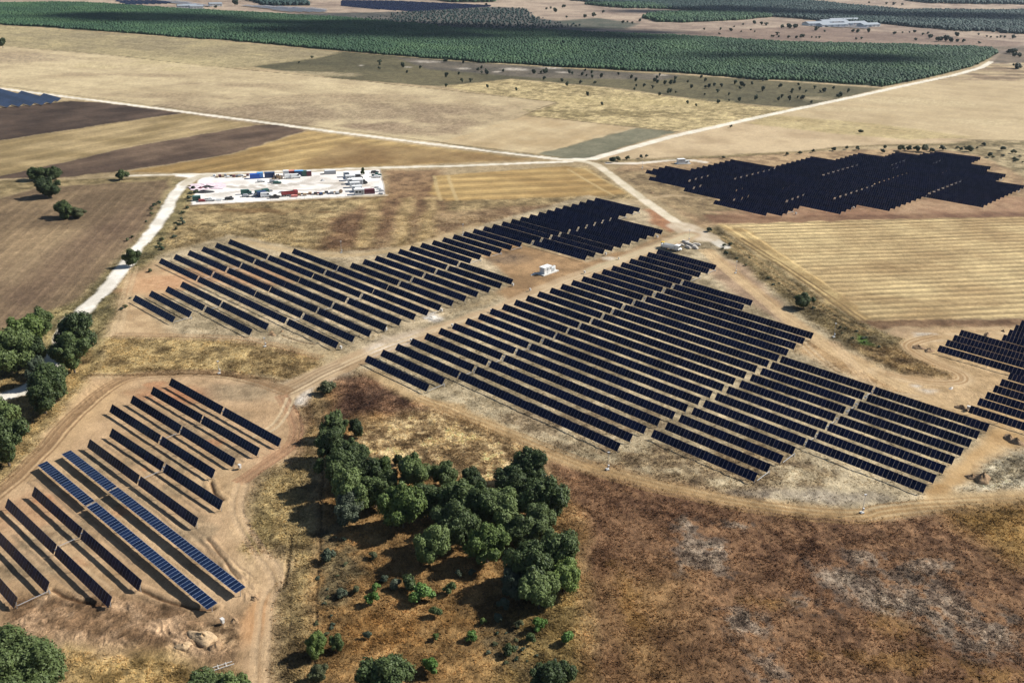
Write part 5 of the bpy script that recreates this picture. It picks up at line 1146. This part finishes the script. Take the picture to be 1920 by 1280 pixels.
car(430, 374.5, DARKM, 'Black car alone near the yard\'s lower left edge'); pallets(433, 369.5, 'Tiny dark stack above the lone black car', 3, DARKM)
car(462, 364, GREENM, 'Dark estate car left of the blue machinery group', 'van'); car(462, 369, GREYM, 'Grey car below the dark estate car')
car(475, 368, WHITE, 'White pickup at the left of the navy skip group', 'pickup', rz=YD+.5)
container(485, 365, GREENM, 'Dark green skip left of the navy container, lower yard', 3, 2.4, 2.2, rz=YD+.25); container(491, 368, NAVYM, 'Navy container in the lower middle of the yard', 4.4, 2.5, 2.6, rz=YD+.3)
container(498, 363, GREENM, 'Dark container behind the navy one in the lower yard', 3, 2.4, 2.4, rz=YD+.3)
car(499, 369.5, WHITE, 'White van right of the navy container in the lower yard', 'van'); pallets(507, 359, 'Pale wire-mesh stack right of the dark skips', 5, GREYM, s=1.8); car(515.5, 371.5, DARKM, 'Dark green car on the lower edge of the yard', 'pickup')
pallets(528, 361, 'Pale cage stack above the red machine', 5, OFFW, s=1.5)
truck(543, 367, REDM, REDM, 'Red dump lorry on the lower edge of the white yard', YD+.15); pallets(533, 367.5, 'Brown stack left of the red lorry', 4, WOOD, s=1.6); container(552, 369, PINKM, 'Low faded red skip right of the red lorry', 3, 1.6, .9, name='waste_skip', cat='skip')
cols = [MAROON, WOOD, DARKM, GREYM, WOOD, REDM, GREYM, WOOD, REDM, DARKM, YELM, OFFW, NAVYM, NAVYM, WOOD, DARKM, REDM]
for i in range(17):
    x = 556+i*5.1; pallets(x, 366.5-.05*(x-556)+(i % 2)*1.2-(i % 3), f'Stack of building material, {ORD[i]} from the left in the yard\'s lower row', 3+(i*5) % 5, cols[i], 'stacks along the yard\'s lower edge', s=1.5, top=cols[(i*7) % 17] if i % 2 else None)
drum(639, 362, 'Dark red drum standing alone left of the white cabins', .9, 1.0, YD+1.2, MAROON)
for i in range(6):
    cabin(653+4.1*i, 331.5+6.6*i, f'White site cabin, {ORD[i]} from the back in the left row', 5.0, 2.5, 2.7, group='left row of site cabins')
cabin(665, 334, 'Pale cabin right of the left cabin row, nearest the back', 5.5, 4.5, 2.6, m=OFFW); cabin(670, 344.5, 'Pale double cabin right of the left row, in its middle', 5.5, 5.5, 2.6, m=OFFW); cabin(671, 359, 'Pale cabin beside the maroon container', 3.0, 4.5, 2.2, m=OFFW)
car(671, 335.5, DARKM, 'Black van parked beside the back pale cabin', 'van'); car(679.5, 345, DARKM, 'Dark green van parked beside the double cabin', 'van')
container(690, 363, MAROON, 'Long maroon container in the lower right of the white yard', 6.6, 2.4, 2.3, roof=MAROON)
car(703, 324.5, DARKM, 'Dark car in the back right corner of the yard'); car(706, 330.5, GREENM, 'Teal and white pickup below the dark corner car', 'pickup'); car(707, 333, WHITE, 'White car in front of the teal pickup, right corner of the yard')
for i, (x, y) in enumerate([(706, 352), (711, 355), (715, 359), (708, 360), (714, 364)]): pallets(x, y, f'Pale stack of panels, {ORD[i]} from the back in the yard\'s lower right corner', 3+i % 3, OFFW if i % 2 else GREYM, 'pale stacks in the right corner', s=1.8)
tree(680, 320, 10, L_DARK, 'Small pointed conifer standing in the white yard', name='pine_tree', kind='fronted', tall=1.0)
# fence of the yard
def fence(px, label):
    P = [at(x, y) for x, y in px]; t = empty('mesh_fence', V3(P[0]), 0); tag(t, label, 'fence'); o0 = P[0]
    for i in range(len(P)-1):
        L = np.linalg.norm(P[i+1]-P[i]); d = (P[i+1]-P[i])/L; n = max(1, int(L/4)); a = math.atan2(d[1], d[0])
        for k in range(n):
            q = P[i]+d*L*k/n-o0; b = MB(); b.tube((0, 0, -.2), (0, 0, 1.9), .04, n=6); pp = b.build('post', STEEL, t); pp.location = (q[0], q[1], 0)
        b = MB()
        for z in (.15, 1.0, 1.8): b.box(0, L, -.012, .012, z-.015, z+.015)
        w_ = b.build('wire', STEEL, t); w_.location = (P[i][0]-o0[0], P[i][1]-o0[1], 0); w_.rotation_euler = (0, 0, a)
fence([(359, 385.5), (540, 375.5), (722, 366.5), (713, 318.5)], 'Thin wire fence along the front and right side of the white yard')
# inverter stations
def station(px, py, rz, label):
    t = root('inverter_station', px, py, rz, label, 'inverter station')
    b = MB(); b.box(-4.6, 4.6, -1.9, 1.9, -.2, .35); b.build('concrete_slab', CONC, t)
    c = MB(); c.box(-3.4, .9, -1.15, 1.15, .35, 2.75); cc = c.build('cabinet', OFFW, t)
    for i in range(4):
        d = MB(); x = -3.25+i*1.03; d.box(x, x+.9, -1.2, -1.15, .5, 2.6); dd = d.build('door', WHITE, cc)
        v = MB()
        for k in range(5): v.box(x+.15, x+.75, -1.235, -1.2, 1.75+k*.13, 1.81+k*.13)
        v.build('vent', DARKM if i % 2 else GREYM, cc)
    r = MB(); r.box(-3.7, 1.1, -1.4, 1.4, 2.9, 3.0)
    for x in (-3.6, -1.3, 1.0):
        for y in (-1.3, 1.3): r.box(x-.05, x+.05, y-.05, y+.05, .35, 2.9)
    r.build('canopy', WHITE, t)
    m = MB(); m.box(1.4, 3.0, -.8, .8, .5, 1.9)
    for i in range(9): m.box(1.5+i*.17, 1.56+i*.17, -1.1, -.8, .6, 1.7); m.box(1.5+i*.17, 1.56+i*.17, .8, 1.1, .6, 1.7)
    m.build('transformer', OFFW, t)
    for x in (1.8, 2.2, 2.6):
        q = MB(); q.tube((x, 0, 1.9), (x, 0, 2.4), .09, .05); q.build('bushing', GREYM, t)
    s = MB(); s.box(3.5, 4.2, -.4, .4, .35, 2.0); s.build('switch_box', WHITE, t); return t
station(1027, 511, dir_of((1022, 517), (1050, 507)), 'White inverter station on its concrete slab in the bare clearing')
station(1280, 307, dir_of((1268, 314), (1290, 313)), 'White inverter station behind the left end of the wide far array')
heap(1003, 513, 2.6, .9, .5, 'Low dark plinth beside the clearing\'s inverter station', CONC, dir_of((1022, 517), (1050, 507)), 4, 'concrete_plinth', 'plinth')
# by the junction
rzJ = dir_of((1240, 463), (1275, 470))
truck(1257, 468, WHITE, WHITE, 'White flatbed lorry behind the top row of the central array', rzJ); car(1266, 469, OFFW, 'Pale pickup beside the white flatbed lorry', 'pickup', rz=rzJ+.2)
t = root('portable_toilet', 1242, 463, rzJ, 'Small dark green cubicle with yellow roof left of the white lorry', 'portable toilet'); b = MB(); b.box(-.6, .6, -.6, .6, .1, 2.1); b.build('cubicle', GREENM, t); b = MB(); b.box(-.65, .65, -.65, .65, 2.1, 2.4); b.build('roof', YELM, t); b = MB(); b.box(-.4, .4, -.65, -.6, .2, 1.9); b.build('door', GREENM, t)
for i, (x, y, L, a) in enumerate([(1285, 455, 3.2, .0), (1278, 461, 2.2, .5), (1291, 459, 5, -.35), (1299, 462, 5.5, -.5), (1290, 465, 3.2, -.4), (1303, 466, 3, -.3), (1306, 460, 3.4, .3)]):
    t = root('concrete_block', x, y, rzJ+a, f'Pale slab of the rubble group by the road junction, {ORD[i]} counted downwards', 'slab', 'pale slabs at the junction'); b = MB(); b.box(-L/2, L/2, -.6, .6, 0, .7); b.box(-L/2+.2, L/2-.5, -.35, .45, .7, 1.0); b.build('slab', CHALK, t, .1)
def mast(px, py, h, label, group='camera masts on the fence line'):
    t = root('camera_mast', px, py, 0.3, label, 'mast', group); b = MB(); b.tube((0, 0, -.2), (0, 0, h), .06, .04, 8); b.build('pole', GREYM, t)
    c = MB(); c.box(-.3, .3, -.1, .1, h-.15, h+.1); c.build('camera', WHITE, t); f = MB(); f.box(-.4, .4, -.4, .4, -.1, .25); f.build('footing', CONC, t); k = MB(); k.box(.1, .45, -.15, .15, .7, 1.3); k.build('junction_box', WHITE, t)
mast(1139, 880, 5, 'Thin mast on the track above the brown slope\'s left end'); mast(1616, 961, 5, 'Thin mast on the track bend above the brown slope'); mast(411, 700, 4, 'Thin mast on the strip between the two left arrays')
mast(640, 474, 5, 'Thin mast at the back edge of the middle-left array'); mast(1379, 512, 5, 'Thin mast in the verge right of the central array'); mast(1563, 632, 5, 'Thin mast at the right corner of the central array'); mast(1291, 452, 5, 'Thin mast at the road junction'); mast(868, 441, 5, 'Thin mast on the brown patch behind the middle-left array'); mast(1204, 316, 4, 'Thin mast beside the road to the far inverter station')
mast(497, 650, 3, 'Short mast on the grass below the middle-left array')
def jbox(px, py, label, s=1.0, group='white boxes at the row ends'):
    t = root('combiner_box', px, py, TH, label, 'electric box', group)
    b = MB(); b.box(-.45*s, .45*s, -.28*s, .28*s, .5*s, 1.5*s); b.build('housing', DULLW, t); l = MB()
    for x in (-.35, .35): l.box(x*s-.04, x*s+.04, -.04, .04, -.2, .5*s)
    l.build('stand', STEEL, t); r = MB(); r.box(-.52*s, .52*s, -.36*s, .36*s, 1.5*s, 1.56*s); r.build('rain_cover', DULLW, t)
for x, y, s, lb in [(450, 879, 1.05, 'White box beside the third tracker of the near-left array'), (418, 1170, 1.05, 'White box on the scraped soil below the blue trackers'), (639.5, 655, 1.0, 'White box at the lowest tip of the middle-left array'), (724, 621, 1.0, 'White box beside the dirt road above the pale gravel patch'),
    (828, 585, 1.0, 'White box above the white rubble patch'), (771, 641, .9, 'White box on the central array\'s side of the pale gravel patch'), (848, 613, .9, 'White box at the fifth row start of the central array'), (921, 585, .9, 'White box at the ninth row start of the central array'), (961.5, 537, 1.0, 'White box below the clearing, at the array corner'), (994, 546, .9, 'White box at the edge of the dirt road below the inverter station'),
    (1096, 513, .9, 'White box with orange base at the central array\'s upper left side'), (1135.5, 479, 1.0, 'White box by the little pale patch on the dirt road'), (1232, 447, 1.1, 'White box at the far right tip of the middle-left array'), (1492, 403, 1.0, 'White box below the front edge of the wide far array'), (1600, 392, 1.0, 'White box below the middle of the wide far array'), (1372, 390, .8, 'White box left of the wide far array\'s front edge'), (1815, 770, 1.2, 'White box at the lowest left row of the right-edge array'), (1160, 487, .8, 'White box on the central array side near the pale patch')]:
    jbox(x, y, lb, s*.8)
heap(808, 596, 2.6, 1.8, .5, 'Flat white rubble patch at the end of the middle-left array', CHALK, .2, 11, 'rubble_pile', 'rubble')
for i, (x, y, rx, ry, h, lb) in enumerate([(1822, 895, 1.7, 1.1, 1.0, 'Smaller earth heap left of the round one beside the pale field'), (1841, 899, 2.6, 1.9, 1.8, 'Round brown earth heap beside the pale field corner'), (1892, 822, 2.6, 1.3, 1.2, 'Dark earth heap under the lowest row of the right-edge array'), (1905, 829, 2.2, 1.6, 1.3, 'Light brown earth heap under the right-edge array'),
    (1722, 652, 2.2, 1.3, .9, 'Earth heap on the loop track, left of two'), (1742, 658, 2.0, 1.3, 1.0, 'Earth heap touching the left row tip of the right-edge array'), (1851, 628, 3.0, 1.0, .9, 'Earth heap behind the top step of the right-edge array'), (1881, 621, .9, .6, .6, 'Tiny earth heap above the right-edge array'), (1803, 765, 2.2, 1.3, 1.0, 'Earth heap by the white box of the right-edge array'),
    (510, 628, 1.6, .9, .8, 'Small earth heap at the notch of the middle-left array'), (509, 623, 1.0, .7, .6, 'Upper small earth heap at the notch of the middle-left array'), (462, 592, 1.2, .7, .5, 'Small earth heap between rows at the left of the middle-left array'), (529, 621, .8, .6, .4, 'Least of the earth heaps at the middle-left array\'s notch'),
    (380, 1196, 3.2, 1.7, 1.0, 'Pale sandy heap on the scraped soil at the bottom left'), (345, 1212, 1.6, 1.0, .6, 'Small sandy heap left of the larger one at bottom left'), (405, 1212, 1.4, 1.0, .7, 'Brown heap below the white box at bottom left'), (440, 1165, 1.0, .8, .6, 'Stony heap right of the white box at bottom left'), (478, 1122, 1.0, .8, .5, 'Small heap beside the pit at the end of the blue trackers'),
    (1222, 362, 1.5, .9, .6, 'Small mound at the track beside the junction road'), (1783, 728, 1.2, .5, .5, 'Pale stone block on the soil of the works area')]):
    heap(x, y, rx, ry, h, lb, CHALK if 'Pale stone' in lb else (SAND if 'andy' in lb else SPOIL), i*.7, 20+i, group=None)
t = root('broken_frame', 418, 1252, .5, 'White metal frame lying on the soil near the bottom left', 'frame'); b = MB(); b.box(-2, 2, -.05, .05, .1, .2); b.box(-1.6, 1.8, .7, .8, .1, .2); b.build('rail', DULLW, t); b = MB(); b.box(-.8, -.7, -.2, 1.0, .2, .28); b.box(.6, .7, -.2, 1.0, .2, .28); b.build('cross_bar', DULLW, t)

# long sheds far away at the upper right, a small farm at the top left
def shed(px, py, L, W, Hh, label, m=OFFW, rz=None):
    t = root('long_shed', px, py, dir_of((1513, 52), (1640, 48)) if rz is None else rz, label, 'shed', 'distant sheds')
    b = MB(); b.box(-L/2, L/2, -W/2, W/2, -.3, Hh); b.build('wall', m, t)
    r = MB(); r.prism([(-W/2-.6, Hh), (W/2+.6, Hh), (0, Hh+W*.16)], -L/2-.6, L/2+.6); r.build('roof', ROOFG, t)
    for i in range(4): d = MB(); x = -L/2+L*(i+.5)/4; d.box(x-2, x+2, -W/2-.08, -W/2, 0, 3.6); d.build('door', GREYM, t)
for i, (x, y, L, W) in enumerate([(1530, 47.5, 50, 16), (1560, 44, 60, 18), (1580, 41, 70, 16), (1600, 47, 50, 16), (1628, 50, 40, 16), (1560, 50, 60, 14)]):
    shed(x, y, L, W, 3.6, ['Leftmost pale shed of the distant group at upper right', 'Pale shed second from the left in the distant group', 'Longest pale shed, rearmost of the distant group', 'Pale shed right of the longest one in the distant group', 'Rightmost pale shed of the distant group', 'Pale shed nearest the pine plantation in the distant group'][i])
for i, (x, y) in enumerate([(345, 16), (356, 15), (368, 17), (404, 12)]):
    shed(x, y, 22, 12, 4.5, ['Pale farm shed at the top left, leftmost of four', 'Pale farm shed at the top left, second of four', 'Pale farm shed at the top left, third of four', 'Pale farm shed at the top left, apart from the other three'][i], OFFW)
# air: faint haze over the far plain
hz = MB(); hz.box(-30000, 30000, -300, 42000, -2, 135); hm = bpy.data.materials.new('haze'); hm.use_nodes = True; nh = hm.node_tree; nh.nodes.clear()
oh = nh.nodes.new('ShaderNodeOutputMaterial'); vh = nh.nodes.new('ShaderNodeVolumePrincipled'); vh.inputs['Color'].default_value = (.74, .84, 1, 1); vh.inputs['Density'].default_value = 0.00003; vh.inputs['Anisotropy'].default_value = 0.3
nh.links.new(vh.outputs[0], oh.inputs['Volume']); ho = hz.build('haze', hm); tag(ho, 'thin bluish haze over the far plain', 'haze', kind='stuff')

# clouds high above the plain, out of the picture; only their shade reaches the forest
def cloud(px, py, rx, ry, rz_, alt, seed, label):
    rng = np.random.RandomState(seed); g = at(px, py); c = Vector((g[0], g[1], 0))+sd*(alt/sd.z); bm = bmesh.new()
    for k in range(16):
        a = rng.uniform(0, 6.28); q = math.sqrt(rng.uniform(0, 1)); M_ = Matrix.Translation((q*math.cos(a)*rx*.8, q*math.sin(a)*ry*.8, rng.uniform(-.2, .4)*rz_)) @ Matrix.Diagonal((rx*rng.uniform(.22, .42), ry*rng.uniform(.3, .55), rz_*rng.uniform(.5, 1), 1))
        bmesh.ops.create_icosphere(bm, subdivisions=3, radius=1, matrix=M_)
    me = bpy.data.meshes.new('cloud'); bm.to_mesh(me); bm.free(); me.materials.append(mat('cloud_white', (.8, .8, .8), 1.0)); me.polygons.foreach_set('use_smooth', [True]*len(me.polygons))
    o = bpy.data.objects.new('cloud', me); COL.objects.link(o); o.location = c; tag(o, label, kind='stuff')
cloud(820, 58, 420, 110, 60, 4500, 1, 'flat cumulus cloud high over the plain')
cloud(1560, 112, 170, 45, 40, 4500, 2, 'small cloud high over the plain')
cloud(300, 36, 200, 90, 40, 4500, 3, 'small cloud high over the plain')
cloud(1560, 28, 420, 110, 60, 4500, 4, 'flat cumulus cloud high over the plain')
# ------------------------------------------------------------------ dry grass: uncountable tufts on the rough ground
rng = np.random.RandomState(77)
cand = np.nonzero((dist < 420) & (RGH > 0.5) & (GY > 92) & (np.abs(GX) < half(GY)))[0]
# sample evenly per square metre: vertex density falls off with distance, so weight by cell size
wx_ = half(GY[cand])*2/NX_; wy_ = (GY[cand]**2+H*H)/H*((t_[0]-t_[-1])/(NJ-44))
pw = wx_*wy_*np.clip(RGH[cand]-.35, 0, 1)*np.clip(1.25-dist[cand]/420, .2, 1)*TUFT[cand]*np.where(fbm(GX[cand], GY[cand], 4, 2, 201) > .5, 1.6, .5)
pick = rng.choice(cand, 150000, p=pw/pw.sum())
nT = len(pick); X = GX[pick]+rng.uniform(-.4, .4, nT); Y = GY[pick]+rng.uniform(-.4, .4, nT); Z = HGT[pick]-.03
hh = rng.uniform(.08, .26, nT)*(.5+RGH[pick]); ww = rng.uniform(.06, .17, nT)
vs = []; 
for b in range(4):
    a = rng.uniform(0, 6.28, nT); lean = rng.uniform(.7, 2.0, nT)*hh; bx = X+rng.uniform(-.15, .15, nT); by = Y+rng.uniform(-.15, .15, nT)
    vs.append(np.stack([np.stack([bx-np.sin(a)*ww, by+np.cos(a)*ww, Z], 1), np.stack([bx+np.sin(a)*ww, by-np.cos(a)*ww, Z], 1), np.stack([bx+np.cos(a)*lean, by+np.sin(a)*lean, Z+hh], 1)], 1))
Vt = np.stack(vs, 1).reshape(-1, 3)
tm = bpy.data.materials.new('dry_grass'); tm.use_nodes = True; n = tm.node_tree; b = n.nodes['Principled BSDF']; b.inputs['Roughness'].default_value = .9; b.inputs['Specular IOR Level'].default_value = .1
vc = n.nodes.new('ShaderNodeVertexColor'); vc.layer_name = 'grass_colour'; n.links.new(vc.outputs['Color'], b.inputs['Base Color'])
tr = n.nodes.new('ShaderNodeBsdfTranslucent'); mx = n.nodes.new('ShaderNodeMixShader'); mx.inputs[0].default_value = .5
n.links.new(vc.outputs['Color'], tr.inputs[0]); n.links.new(b.outputs[0], mx.inputs[1]); n.links.new(tr.outputs[0], mx.inputs[2]); n.links.new(mx.outputs[0], n.nodes['Material Output'].inputs[0])
tme = npmesh('dry_grass', Vt, np.arange(len(Vt)), 3, [tm])
tc = ALB[pick]*rng.uniform(1.0, 2.1, nT)[:, None].astype(np.float32)
ca = tme.color_attributes.new('grass_colour', 'FLOAT_COLOR', 'POINT'); cc = np.repeat(np.concatenate([tc, np.ones((nT, 1), np.float32)], 1), 12, 0).clip(0, .8)
ca.data.foreach_set('color', cc.ravel().astype(np.float32))
tob = bpy.data.objects.new('dry_grass', tme); COL.objects.link(tob); tag(tob, 'dry straw-coloured grass tufts over the rough ground', 'grass', kind='stuff')
